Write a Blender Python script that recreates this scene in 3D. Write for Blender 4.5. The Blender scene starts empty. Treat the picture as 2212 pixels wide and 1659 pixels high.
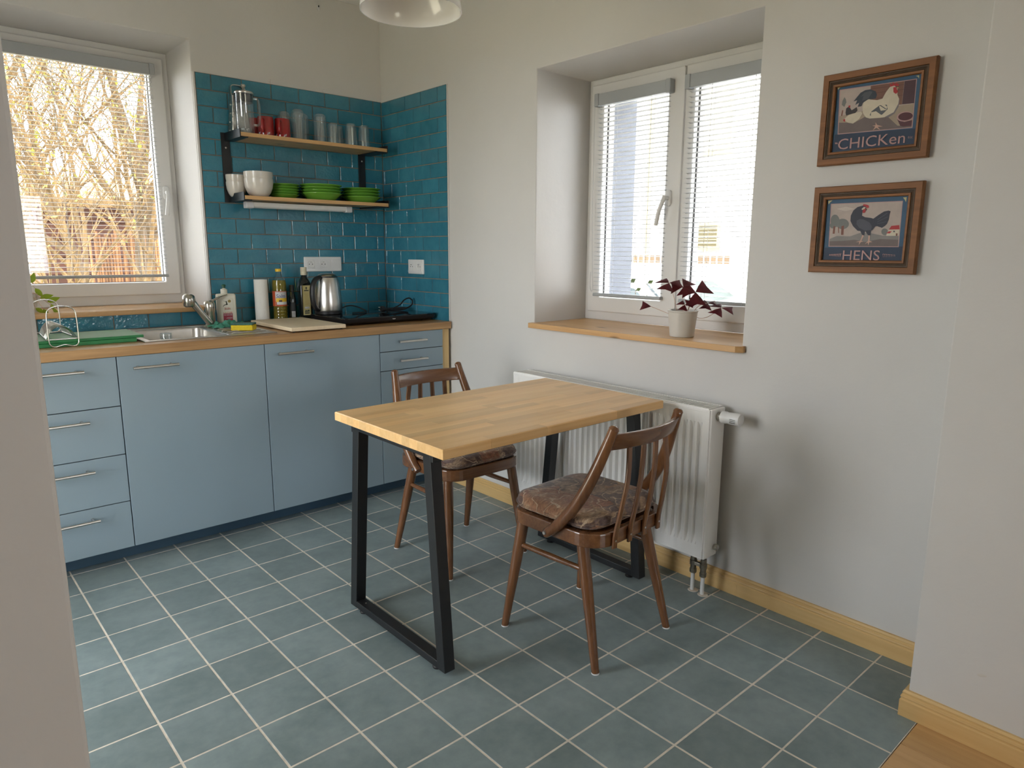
import bpy, bmesh, math, random
from mathutils import Vector, Matrix
from mathutils.geometry import tessellate_polygon
R = math.radians
PI = math.pi
SC = bpy.context.scene
COL = SC.collection

# ------------------------------------------------------------------ camera
def cam_axes(yaw, pitch, roll):
    cy, sy, cp, sp = math.cos(yaw), math.sin(yaw), math.cos(pitch), math.sin(pitch)
    f = Vector((sy*cp, cy*cp, sp)); r = Vector((cy, -sy, 0)); u = r.cross(f)
    c, s = math.cos(roll), math.sin(roll)
    return c*r + s*u, -s*r + c*u, f
cd = bpy.data.cameras.new('camera')
cam = bpy.data.objects.new('camera', cd); COL.objects.link(cam)
_r, _u, _f = cam_axes(0.7301, -0.1874, 0.0048)
CAM = Vector((-2.3098, -3.752, 1.2944))
m = Matrix.Identity(4)
for i in range(3):
    m[i][0], m[i][1], m[i][2], m[i][3] = _r[i], _u[i], -_f[i], CAM[i]
cam.matrix_world = m
cd.sensor_fit = 'HORIZONTAL'; cd.sensor_width = 36.0
cd.lens = 1502.1*36/2212
cd.clip_start = 0.02; cd.clip_end = 300
SC.camera = cam

# ------------------------------------------------------------------ sky, sun, exposure
W = bpy.data.worlds.new('world'); SC.world = W; W.use_nodes = True
bg = W.node_tree.nodes['Background']
bg.inputs['Color'].default_value = (0.955, 0.965, 1.0, 1)
bg.inputs['Strength'].default_value = 12.0
sl = bpy.data.lights.new('sun', 'SUN'); sl.energy = 12.0; sl.angle = R(0.6); sl.color = (1.0, 0.93, 0.80)
so = bpy.data.objects.new('sun', sl); COL.objects.link(so)
so.rotation_euler = Vector((0.12, 0.34, -0.93)).to_track_quat('-Z', 'Y').to_euler()
def portal(name, loc, rot, sx, sy):
    l = bpy.data.lights.new(name, 'AREA'); l.shape = 'RECTANGLE'; l.size = sx; l.size_y = sy
    l.cycles.is_portal = True
    o = bpy.data.objects.new(name, l); COL.objects.link(o); o.location = loc; o.rotation_euler = rot
portal('window_portal', (-1.61, 0.705, 1.65), (R(-90), 0, 0), 1.1, 1.34)
portal('window_portal', (0.705, -1.882, 1.52), (0, R(90), 0), 1.2, 1.12)
portal('window_portal', (-2.955, -1.45, 1.10), (0, R(-90), 0), 2.04, 1.0)
portal('window_portal', (-1.10, -7.305, 1.5), (R(90), 0, 0), 1.2, 1.2)
SC.view_settings.view_transform = 'Standard'
SC.view_settings.look = 'None'
SC.view_settings.exposure = 0.10
SC.view_settings.gamma = 1.0
SC.view_settings.use_curve_mapping = False
SC.cycles.max_bounces = 8
SC.cycles.diffuse_bounces = 5
SC.cycles.glossy_bounces = 3
SC.cycles.transparent_max_bounces = 14
SC.cycles.caustics_reflective = False
SC.cycles.caustics_refractive = False

# ------------------------------------------------------------------ materials
def srgb(r, g, b):
    f = lambda c: (c/12.92 if c <= 0.04045 else ((c+0.055)/1.055)**2.4)
    return (f(r/255), f(g/255), f(b/255), 1)
class NT:
    def __init__(s, name):
        s.m = bpy.data.materials.new(name); s.m.use_nodes = True
        s.t = s.m.node_tree; s.n = s.t.nodes; s.l = s.t.links
        s.p = s.n['Principled BSDF']; s.out = s.n['Material Output']
    def add(s, ty, **kw):
        o = s.n.new(ty)
        for k, v in kw.items():
            if k.startswith('i_'):
                o.inputs[k[2:].replace('_', ' ')].default_value = v
            else: setattr(o, k, v)
        return o
    def link(s, a, b): s.l.new(a, b)
    def coords(s, kind='Object', scale=(1, 1, 1)):
        if kind == 'World':
            src = s.add('ShaderNodeNewGeometry').outputs['Position']
        else:
            src = s.add('ShaderNodeTexCoord').outputs[kind]
        mp = s.add('ShaderNodeMapping'); mp.inputs['Scale'].default_value = scale
        s.link(src, mp.inputs['Vector']); return mp.outputs['Vector']
    def noise(s, vec, scale, detail=3, rough=0.5, dist=0):
        t = s.add('ShaderNodeTexNoise'); t.inputs['Scale'].default_value = scale
        t.inputs['Detail'].default_value = detail; t.inputs['Roughness'].default_value = rough
        t.inputs['Distortion'].default_value = dist
        s.link(vec, t.inputs['Vector']); return t.outputs['Fac']
    def ramp(s, fac, stops):
        r = s.add('ShaderNodeValToRGB'); e = r.color_ramp.elements
        while len(e) < len(stops): e.new(0.5)
        for k, (p, c) in enumerate(stops): e[k].position = p; e[k].color = c
        s.link(fac, r.inputs['Fac']); return r.outputs['Color']
    def mix(s, fac, a, b, mode='MIX'):
        x = s.add('ShaderNodeMix', data_type='RGBA', blend_type=mode)
        for sock, v in ((x.inputs['Factor'], fac), (x.inputs['A'], a), (x.inputs['B'], b)):
            if hasattr(v, 'is_linked') or hasattr(v, 'links'): s.link(v, sock)
            else: sock.default_value = v
        return x.outputs['Result']
    def random_mul(s, col, amount):
        oi = s.add('ShaderNodeObjectInfo'); mr = s.add('ShaderNodeMapRange')
        mr.inputs['To Min'].default_value = 1-amount; mr.inputs['To Max'].default_value = 1+amount
        s.link(oi.outputs['Random'], mr.inputs['Value'])
        vm = s.add('ShaderNodeVectorMath', operation='SCALE')
        s.link(col, vm.inputs[0]); s.link(mr.outputs['Result'], vm.inputs['Scale'])
        return vm.outputs['Vector']
    def bump(s, h, strength=0.2, dist=0.01):
        b = s.add('ShaderNodeBump'); b.inputs['Strength'].default_value = strength
        b.inputs['Distance'].default_value = dist
        s.link(h, b.inputs['Height']); s.link(b.outputs['Normal'], s.p.inputs['Normal'])
def rgb(c): return c if len(c) == 4 else (c[0], c[1], c[2], 1)
def mul(c, k): return (c[0]*k, c[1]*k, c[2]*k, 1)
def plain(name, col, rough=0.5, metal=0.0, spec=0.5, coat=0.0, var=0.06, vs=8.0, rnd=0.0, bump=None, coord='Object', emit=None):
    t = NT(name); col = rgb(col); v = t.coords(coord)
    c = t.ramp(t.noise(v, vs, 4), [(0.3, mul(col, 1-var)), (0.7, mul(col, 1+var))])
    if rnd: c = t.random_mul(c, rnd)
    t.link(c, t.p.inputs['Base Color'])
    t.p.inputs['Roughness'].default_value = rough; t.p.inputs['Metallic'].default_value = metal
    t.p.inputs['Specular IOR Level'].default_value = spec
    t.p.inputs['Coat Weight'].default_value = coat; t.p.inputs['Coat Roughness'].default_value = 0.08
    if bump: t.bump(t.noise(v, bump[0], 4), bump[1], bump[2] if len(bump) > 2 else 0.005)
    return t.m
def wood(name, dark, light, axis=0, scale=1.0, rough=0.4, coat=0.15, rnd=0.0, knots=False, coord='Object'):
    t = NT(name); sc = [26*scale]*3; sc[axis] = 1.6*scale
    v = t.coords(coord, sc)
    n1 = t.noise(v, 1.0, 6, 0.6, 0.6)
    sc2 = [120*scale]*3; sc2[axis] = 3*scale
    n2 = t.noise(t.coords(coord, sc2), 1.0, 3, 0.5)
    c = t.ramp(n1, [(0.28, rgb(dark)), (0.52, rgb(tuple((a+b)/2 for a, b in zip(dark[:3], light[:3])))), (0.72, rgb(light))])
    c = t.mix(0.25, c, t.ramp(n2, [(0.35, rgb(dark)), (0.65, rgb(light))]))
    if knots:
        vo = t.add('ShaderNodeTexVoronoi'); vo.inputs['Scale'].default_value = 1.0
        s3 = [9.0]*3; s3[axis] = 3.2
        t.link(t.coords(coord, s3), vo.inputs['Vector'])
        k = t.ramp(vo.outputs['Distance'], [(0.05, (1, 1, 1, 1)), (0.13, (0, 0, 0, 1))])
        c = t.mix(k, c, mul(rgb(dark), 0.42))
    if rnd: c = t.random_mul(c, rnd)
    t.link(c, t.p.inputs['Base Color'])
    t.p.inputs['Roughness'].default_value = rough; t.p.inputs['Coat Weight'].default_value = coat
    t.p.inputs['Coat Roughness'].default_value = 0.15
    t.bump(n2, 0.05, 0.002)
    return t.m
def clear(name, tint=(0.95, 0.97, 0.97), refl=0.06, edge=0.75, rough=0.02, body=None, bodyfac=0.0):
    t = NT(name); t.n.remove(t.p)
    tr = t.add('ShaderNodeBsdfTransparent'); tr.inputs['Color'].default_value = rgb(tint)
    gl = t.add('ShaderNodeBsdfGlossy'); gl.inputs['Roughness'].default_value = rough
    gl.inputs['Color'].default_value = (1, 1, 1, 1)
    v = t.coords('Object'); n = t.noise(v, 30.0, 2)
    lw = t.add('ShaderNodeLayerWeight'); lw.inputs['Blend'].default_value = 0.35
    mr = t.add('ShaderNodeMapRange'); mr.inputs['To Min'].default_value = refl; mr.inputs['To Max'].default_value = edge
    pw = t.add('ShaderNodeMath', operation='POWER'); pw.inputs[1].default_value = 3.0
    t.link(lw.outputs['Facing'], pw.inputs[0]); t.link(pw.outputs[0], mr.inputs['Value'])
    base = tr.outputs[0]
    if body:
        d = t.add('ShaderNodeBsdfDiffuse'); d.inputs['Color'].default_value = rgb(body)
        mb = t.add('ShaderNodeMixShader'); mb.inputs['Fac'].default_value = bodyfac
        t.link(base, mb.inputs[1]); t.link(d.outputs[0], mb.inputs[2]); base = mb.outputs[0]
    mx = t.add('ShaderNodeMixShader')
    t.link(mr.outputs['Result'], mx.inputs['Fac']); t.link(base, mx.inputs[1]); t.link(gl.outputs[0], mx.inputs[2])
    t.link(mx.outputs[0], t.out.inputs['Surface'])
    return t.m

MAT = {}
# plaster: off-white paint with faint roller texture and grubby marks
def plaster(name, col):
    t = NT(name); v = t.coords('World')
    n = t.noise(v, 1.3, 5, 0.6)
    c = t.ramp(n, [(0.3, mul(col, 0.965)), (0.7, mul(col, 1.02))])
    t.link(c, t.p.inputs['Base Color']); t.p.inputs['Roughness'].default_value = 0.62
    t.p.inputs['Specular IOR Level'].default_value = 0.3
    a = t.noise(v, 9.0, 5, 0.6); b = t.noise(v, 160.0, 2)
    ad = t.add('ShaderNodeMath', operation='MULTIPLY_ADD'); ad.inputs[1].default_value = 0.06
    t.link(b, ad.inputs[0]); t.link(a, ad.inputs[2])
    t.bump(ad.outputs[0], 0.10, 0.02)
    return t.m
MAT['wall'] = plaster('wall_paint', (0.65, 0.637, 0.618))
MAT['ceiling'] = plaster('ceiling_paint', (0.88, 0.87, 0.85))
MAT['stucco_shade'] = plain('stucco_painted_shade', (0.115, 0.125, 0.150), 0.9, bump=(160, 0.2, 0.006))  # shade and bluish sky tint of the reveals put into the colour
def floor_tile_mat():
    t = NT('floor_tile_glaze'); v = t.coords('World')
    n = t.noise(v, 5.0, 6, 0.62); n2 = t.noise(v, 28.0, 4, 0.6)
    c = t.ramp(n, [(0.30, (0.165, 0.220, 0.234, 1)), (0.5, (0.215, 0.277, 0.293, 1)), (0.72, (0.270, 0.335, 0.352, 1))])
    c = t.mix(0.18, c, t.ramp(n2, [(0.35, (0.155, 0.21, 0.22, 1)), (0.65, (0.33, 0.40, 0.40, 1))]))
    c = t.random_mul(c, 0.12)
    t.link(c, t.p.inputs['Base Color'])
    rr = t.add('ShaderNodeMapRange'); rr.inputs['To Min'].default_value = 0.36; rr.inputs['To Max'].default_value = 0.55
    t.link(n2, rr.inputs['Value']); t.link(rr.outputs['Result'], t.p.inputs['Roughness'])
    t.bump(n2, 0.08, 0.004)
    return t.m
MAT['floor_tile'] = floor_tile_mat()
MAT['floor_grout'] = plain('floor_grout', (0.74, 0.68, 0.60), 0.9, var=0.12, vs=40, coord='World')
def wall_tile_mat():
    t = NT('teal_tile_glaze'); v = t.coords('World')
    n = t.noise(v, 9.0, 4, 0.6)
    c = t.ramp(n, [(0.3, (0.034, 0.178, 0.262, 1)), (0.7, (0.056, 0.242, 0.330, 1))])
    c = t.random_mul(c, 0.10)
    t.link(c, t.p.inputs['Base Color'])
    t.p.inputs['Roughness'].default_value = 0.10; t.p.inputs['Specular IOR Level'].default_value = 0.6
    # hand-made relief: some tiles are embossed, the others gently wavy
    wv = t.noise(v, 38.0, 3, 0.55)
    vo = t.add('ShaderNodeTexVoronoi'); vo.inputs['Scale'].default_value = 85.0; t.link(v, vo.inputs['Vector'])
    oi = t.add('ShaderNodeObjectInfo')
    gt = t.add('ShaderNodeMath', operation='GREATER_THAN'); gt.inputs[1].default_value = 0.72
    t.link(oi.outputs['Random'], gt.inputs[0])
    m1 = t.add('ShaderNodeMath', operation='MULTIPLY'); t.link(vo.outputs['Distance'], m1.inputs[0]); t.link(gt.outputs[0], m1.inputs[1])
    m2 = t.add('ShaderNodeMath', operation='MULTIPLY_ADD'); m2.inputs[1].default_value = 0.35
    t.link(m1.outputs[0], m2.inputs[0]); t.link(wv, m2.inputs[2])
    t.bump(m2.outputs[0], 0.55, 0.004)
    return t.m
MAT['wall_tile'] = wall_tile_mat()
MAT['wall_grout'] = plain('wall_tile_grout', (0.24, 0.205, 0.165), 0.9, var=0.15, vs=30, coord='World')
MAT['cabinet'] = plain('grey_blue_gloss_front', (0.245, 0.322, 0.378), 0.16, spec=0.5, coat=0.35, var=0.015, vs=2)
MAT['plinth'] = plain('blue_plinth_laminate', (0.045, 0.095, 0.150), 0.38, var=0.03)
MAT['carcass'] = plain('cabinet_carcass', (0.03, 0.035, 0.04), 0.6)
MAT['oak'] = wood('oak_worktop', (0.26, 0.135, 0.052), (0.50, 0.30, 0.135), 0, 1.0, 0.38, 0.1)
MAT['pine'] = wood('oiled_pine', (0.50, 0.27, 0.10), (0.72, 0.46, 0.22), 0, 0.7, 0.42, 0.1, knots=True)
MAT['pine_y'] = wood('oiled_pine_sill', (0.50, 0.27, 0.10), (0.72, 0.46, 0.22), 1, 0.7, 0.42, 0.1, knots=True)
MAT['batten'] = wood('raw_pine_batten', (0.62, 0.42, 0.18), (0.78, 0.58, 0.30), 2, 0.6, 0.6, 0.0)
MAT['baseboard'] = wood('pine_baseboard', (0.60, 0.38, 0.15), (0.76, 0.54, 0.25), 1, 0.6, 0.45, 0.1)
MAT['beech'] = wood('beech_stave', (0.78, 0.46, 0.185), (0.92, 0.63, 0.305), 0, 0.8, 0.36, 0.22, rnd=0.12)
MAT['floorboard'] = wood('lacquered_floorboard', (0.50, 0.29, 0.12), (0.70, 0.45, 0.21), 1, 0.6, 0.35, 0.2, rnd=0.1)
MAT['chair'] = wood('brown_lacquered_beech', (0.098, 0.038, 0.014), (0.225, 0.096, 0.037), 2, 1.0, 0.26, 0.5)
MAT['chair_rail'] = wood('brown_lacquered_rail', (0.098, 0.038, 0.014), (0.215, 0.092, 0.036), 0, 1.0, 0.26, 0.5)
MAT['frame_wood'] = wood('antique_pine_frame', (0.16, 0.062, 0.018), (0.30, 0.125, 0.040), 1, 1.0, 0.6, 0.0)
MAT['frame_dark'] = plain('frame_groove_stain', (0.085, 0.052, 0.030), 0.6, var=0.2, vs=60)
MAT['black_steel'] = plain('black_powder_coat', (0.010, 0.011, 0.013), 0.42, spec=0.5, var=0.05)
MAT['steel'] = plain('brushed_steel', (0.62, 0.60, 0.57), 0.28, metal=1.0, var=0.04, vs=30)
MAT['chrome'] = plain('chrome', (0.72, 0.72, 0.70), 0.10, metal=1.0, var=0.02)
MAT['nickel'] = plain('satin_nickel', (0.52, 0.50, 0.45), 0.22, metal=1.0, var=0.03)
MAT['pvc'] = plain('white_window_plastic', (0.74, 0.73, 0.71), 0.32, var=0.015)
MAT['gasket'] = plain('dark_rubber_gasket', (0.05, 0.05, 0.05), 0.7)
MAT['pane'] = clear('window_glass', (0.97, 0.985, 0.985), 0.035, 0.5, 0.01)
MAT['slat'] = plain('painted_blind_slat', (0.50, 0.51, 0.53), 0.42, var=0.02)
MAT['headrail'] = plain('grey_blind_rail', (0.40, 0.42, 0.43), 0.45, var=0.02)
MAT['cord'] = plain('blind_cord', (0.55, 0.55, 0.55), 0.8)
MAT['radiator'] = plain('white_radiator_enamel', (0.88, 0.87, 0.85), 0.30, var=0.015)
MAT['white_plastic'] = plain('white_plastic', (0.78, 0.78, 0.775), 0.35, var=0.02)
MAT['grey_light'] = plain('pale_grey_plastic', (0.62, 0.63, 0.66), 0.4, var=0.02)
MAT['diffuser'] = plain('milky_tube_cover', (0.74, 0.74, 0.74), 0.3, var=0.02)
MAT['black_plastic'] = plain('black_plastic', (0.012, 0.012, 0.013), 0.35, var=0.05)
MAT['black_rubber'] = plain('black_rubber', (0.010, 0.010, 0.011), 0.6)
MAT['hob_glass'] = plain('black_hob_glass', (0.006, 0.006, 0.007), 0.06, spec=0.6)
MAT['glass'] = clear('drinking_glass', (0.90, 0.93, 0.935), 0.09, 0.9, 0.03, body=(0.75, 0.82, 0.85), bodyfac=0.055)
MAT['red_glaze'] = plain('red_glaze', (0.30, 0.018, 0.018), 0.15, coat=0.3, var=0.05)
MAT['green_glaze'] = plain('green_glaze', (0.155, 0.400, 0.050), 0.22, coat=0.2, var=0.04)
MAT['white_glaze'] = plain('warm_white_glaze', (0.62, 0.59, 0.54), 0.22, coat=0.2, var=0.03)
MAT['paper'] = plain('paper_towel', (0.80, 0.785, 0.74), 0.95, var=0.02, bump=(220, 0.5, 0.003))
MAT['soap_plastic'] = plain('ivory_bottle_plastic', (0.66, 0.63, 0.53), 0.38, var=0.03)
MAT['green_cap'] = plain('dark_green_cap', (0.008, 0.085, 0.040), 0.4)
MAT['oil'] = clear('sunflower_oil', (0.78, 0.70, 0.20), 0.06, 0.5, 0.04, body=(0.30, 0.24, 0.035), bodyfac=0.45)
MAT['pet'] = clear('clear_bottle_plastic', (0.92, 0.95, 0.95), 0.06, 0.6, 0.04)
MAT['yellow_cap'] = plain('yellow_cap', (0.80, 0.50, 0.02), 0.4)
MAT['dark_glass'] = plain('dark_bottle_glass', (0.008, 0.011, 0.010), 0.08, spec=0.6, coat=0.3)
MAT['ivory_cap'] = plain('ivory_cap', (0.62, 0.57, 0.42), 0.45)
MAT['label_cream'] = plain('olive_label_paper', (0.52, 0.45, 0.20), 0.6, var=0.05)
MAT['ink_dark'] = plain('dark_ink', (0.05, 0.055, 0.035), 0.6)
MAT['ink_gold'] = plain('ochre_ink', (0.36, 0.26, 0.08), 0.6)
MAT['ink_blue'] = plain('blue_ink', (0.02, 0.05, 0.22), 0.6)
MAT['ink_pale'] = plain('pale_ink', (0.62, 0.62, 0.62), 0.6)
MAT['ink_red'] = plain('red_ink', (0.42, 0.05, 0.03), 0.6)
MAT['label_orange'] = plain('orange_label', (0.52, 0.085, 0.025), 0.5)
MAT['label_yellow'] = plain('sunflower_yellow', (0.78, 0.50, 0.03), 0.5)
MAT['label_crimson'] = plain('crimson_label', (0.24, 0.010, 0.030), 0.5)
MAT['label_grey'] = plain('grey_label', (0.30, 0.28, 0.27), 0.6)
MAT['board_pale'] = wood('pale_chopping_wood', (0.66, 0.52, 0.34), (0.80, 0.68, 0.49), 1, 0.9, 0.55, 0.0)
MAT['board_green'] = plain('green_board_plastic', (0.020, 0.185, 0.055), 0.45, var=0.06, vs=60)
MAT['sponge_yellow'] = plain('yellow_sponge_foam', (0.80, 0.58, 0.03), 0.9, var=0.08, vs=180, bump=(300, 0.6, 0.002))
MAT['sponge_green'] = plain('green_scourer', (0.055, 0.15, 0.125), 0.95, var=0.3, vs=200, bump=(260, 0.8, 0.003))
MAT['cloth'] = plain('green_dishcloth', (0.17, 0.58, 0.42), 0.9, var=0.2, vs=60, bump=(300, 0.5, 0.002))
MAT['pot'] = plain('warm_white_pot_glaze', (0.62, 0.595, 0.55), 0.32, var=0.02)
MAT['soil'] = plain('potting_soil', (0.045, 0.030, 0.020), 0.95, var=0.4, vs=80, bump=(120, 1.0, 0.01))
MAT['oxalis'] = plain('purple_leaf', (0.165, 0.018, 0.026), 0.42, var=0.25, vs=30)
MAT['oxalis_stem'] = plain('pink_stem', (0.60, 0.36, 0.26), 0.6)
MAT['leaf_green'] = plain('fresh_green_leaf', (0.36, 0.46, 0.05), 0.5, var=0.2)
MAT['lamp_white'] = plain('white_lamp_enamel', (0.78, 0.765, 0.74), 0.14, coat=0.4, var=0.01)
MAT['copper'] = plain('tarnished_fitting', (0.34, 0.31, 0.26), 0.38, metal=1.0, var=0.2, vs=60)
def grater_mat():
    t = NT('punched_steel'); v = t.coords('Object', (1, 1, 1))
    vo = t.add('ShaderNodeTexVoronoi'); vo.inputs['Scale'].default_value = 150.0; vo.inputs['Randomness'].default_value = 0.0
    t.link(v, vo.inputs['Vector'])
    c = t.ramp(vo.outputs['Distance'], [(0.26, (0.03, 0.03, 0.03, 1)), (0.36, (0.62, 0.60, 0.57, 1))])
    t.link(c, t.p.inputs['Base Color']); t.p.inputs['Metallic'].default_value = 1.0; t.p.inputs['Roughness'].default_value = 0.3
    t.bump(vo.outputs['Distance'], 0.6, 0.004)
    return t.m
MAT['grater'] = grater_mat()
def cushion_mat(name, shift):
    t = NT(name)
    tc = t.add('ShaderNodeTexCoord'); mp = t.add('ShaderNodeMapping'); mp.inputs['Location'].default_value = shift
    t.link(tc.outputs['Object'], mp.inputs['Vector']); v = mp.outputs['Vector']
    warp = t.add('ShaderNodeTexNoise'); warp.inputs['Scale'].default_value = 14; t.link(v, warp.inputs['Vector'])
    wm = t.mix(0.035, v, warp.outputs['Color'], 'ADD')
    vo = t.add('ShaderNodeTexVoronoi', distance='CHEBYCHEV'); vo.inputs['Scale'].default_value = 8.0; t.link(wm, vo.inputs['Vector'])
    sep = t.add('ShaderNodeSeparateColor'); t.link(vo.outputs['Color'], sep.inputs[0])
    patch = t.ramp(sep.outputs[0], [(0.0, (0.11, 0.062, 0.048, 1)), (0.28, (0.27, 0.115, 0.066, 1)), (0.50, (0.15, 0.105, 0.098, 1)), (0.72, (0.34, 0.175, 0.098, 1)), (0.92, (0.46, 0.32, 0.20, 1))])
    patch.node.color_ramp.interpolation = 'CONSTANT'
    big = t.noise(v, 16, 4, 0.6, 1.2)
    patch = t.mix(t.ramp(big, [(0.47, (0, 0, 0, 1)), (0.62, (0.75, 0.75, 0.75, 1))]), patch, (0.47, 0.33, 0.205, 1))
    wv = t.add('ShaderNodeTexWave', wave_type='RINGS'); wv.inputs['Scale'].default_value = 5; wv.inputs['Distortion'].default_value = 16
    wv.inputs['Detail'].default_value = 2; wv.inputs['Detail Scale'].default_value = 2.0; t.link(v, wv.inputs['Vector'])
    sw = t.ramp(wv.outputs['Fac'], [(0.955, (0, 0, 0, 1)), (0.995, (1, 1, 1, 1))])
    n = t.noise(t.coords('Object', (60, 160, 60)), 1.0, 5, 0.7)
    c = t.mix(sw, patch, (0.55, 0.42, 0.29, 1))
    c = t.mix(0.8, c, t.ramp(n, [(0.36, (0.42, 0.38, 0.36, 1)), (0.62, (1.15, 1.1, 1.05, 1))]), 'MULTIPLY')
    t.link(c, t.p.inputs['Base Color']); t.p.inputs['Roughness'].default_value = 0.85
    t.p.inputs['Sheen Weight'].default_value = 0.3
    t.bump(n, 0.35, 0.004)
    return t.m
MAT['cushion'] = cushion_mat('patchwork_velour', (0.13, 0.21, 0.0))
MAT['cushion2'] = cushion_mat('patchwork_velour_far', (0.53, 0.91, 0.0))
# outdoors
MAT['bark'] = plain('sunlit_bark', (0.130, 0.080, 0.030), 0.9, var=0.45, vs=12, bump=(40, 0.6, 0.01))
MAT['bark_dark'] = plain('dark_bark', (0.10, 0.066, 0.034), 0.9, var=0.35, vs=12, bump=(40, 0.6, 0.01))
MAT['spring_leaf'] = plain('spring_leaf', (0.20, 0.20, 0.015), 0.6, var=0.25)
MAT['grass'] = plain('dry_garden_ground', (0.40, 0.36, 0.26), 0.95, var=0.3, vs=3, coord='World')
MAT['fence'] = plain('reed_fence', (0.24, 0.12, 0.052), 0.85, var=0.25, vs=10, rnd=0.3)
MAT['shed'] = plain('red_brown_shed_board', (0.07, 0.024, 0.013), 0.8, var=0.2, rnd=0.2)
MAT['thatch'] = plain('straw_roof', (0.19, 0.12, 0.05), 0.9, var=0.3, vs=40)
MAT['render'] = plain('white_house_render', (0.82, 0.80, 0.76), 0.9, var=0.02)
MAT['house_trim'] = plain('cream_house_trim', (0.20, 0.17, 0.10), 0.7)
MAT['shutter'] = plain('ochre_blind', (0.085, 0.07, 0.03), 0.7)
MAT['brown_panel'] = plain('brown_fence_panel', (0.10, 0.065, 0.035), 0.8, rnd=0.15)
MAT['car_paint'] = plain('silver_car_paint', (0.62, 0.64, 0.66), 0.25, coat=0.6, metal=0.3)
MAT['car_glass'] = plain('car_window_glass', (0.035, 0.05, 0.056), 0.05, spec=0.5)
MAT['tyre'] = plain('tyre_rubber', (0.02, 0.02, 0.02), 0.8)
MAT['asphalt'] = plain('pale_street_paving', (0.56, 0.55, 0.53), 0.95, var=0.2, coord='World')
MAT['leaf_out'] = plain('climber_leaf', (0.05, 0.08, 0.012), 0.6)
MAT['pale_pane'] = plain('pale_house_window', (0.30, 0.28, 0.20), 0.5)

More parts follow.
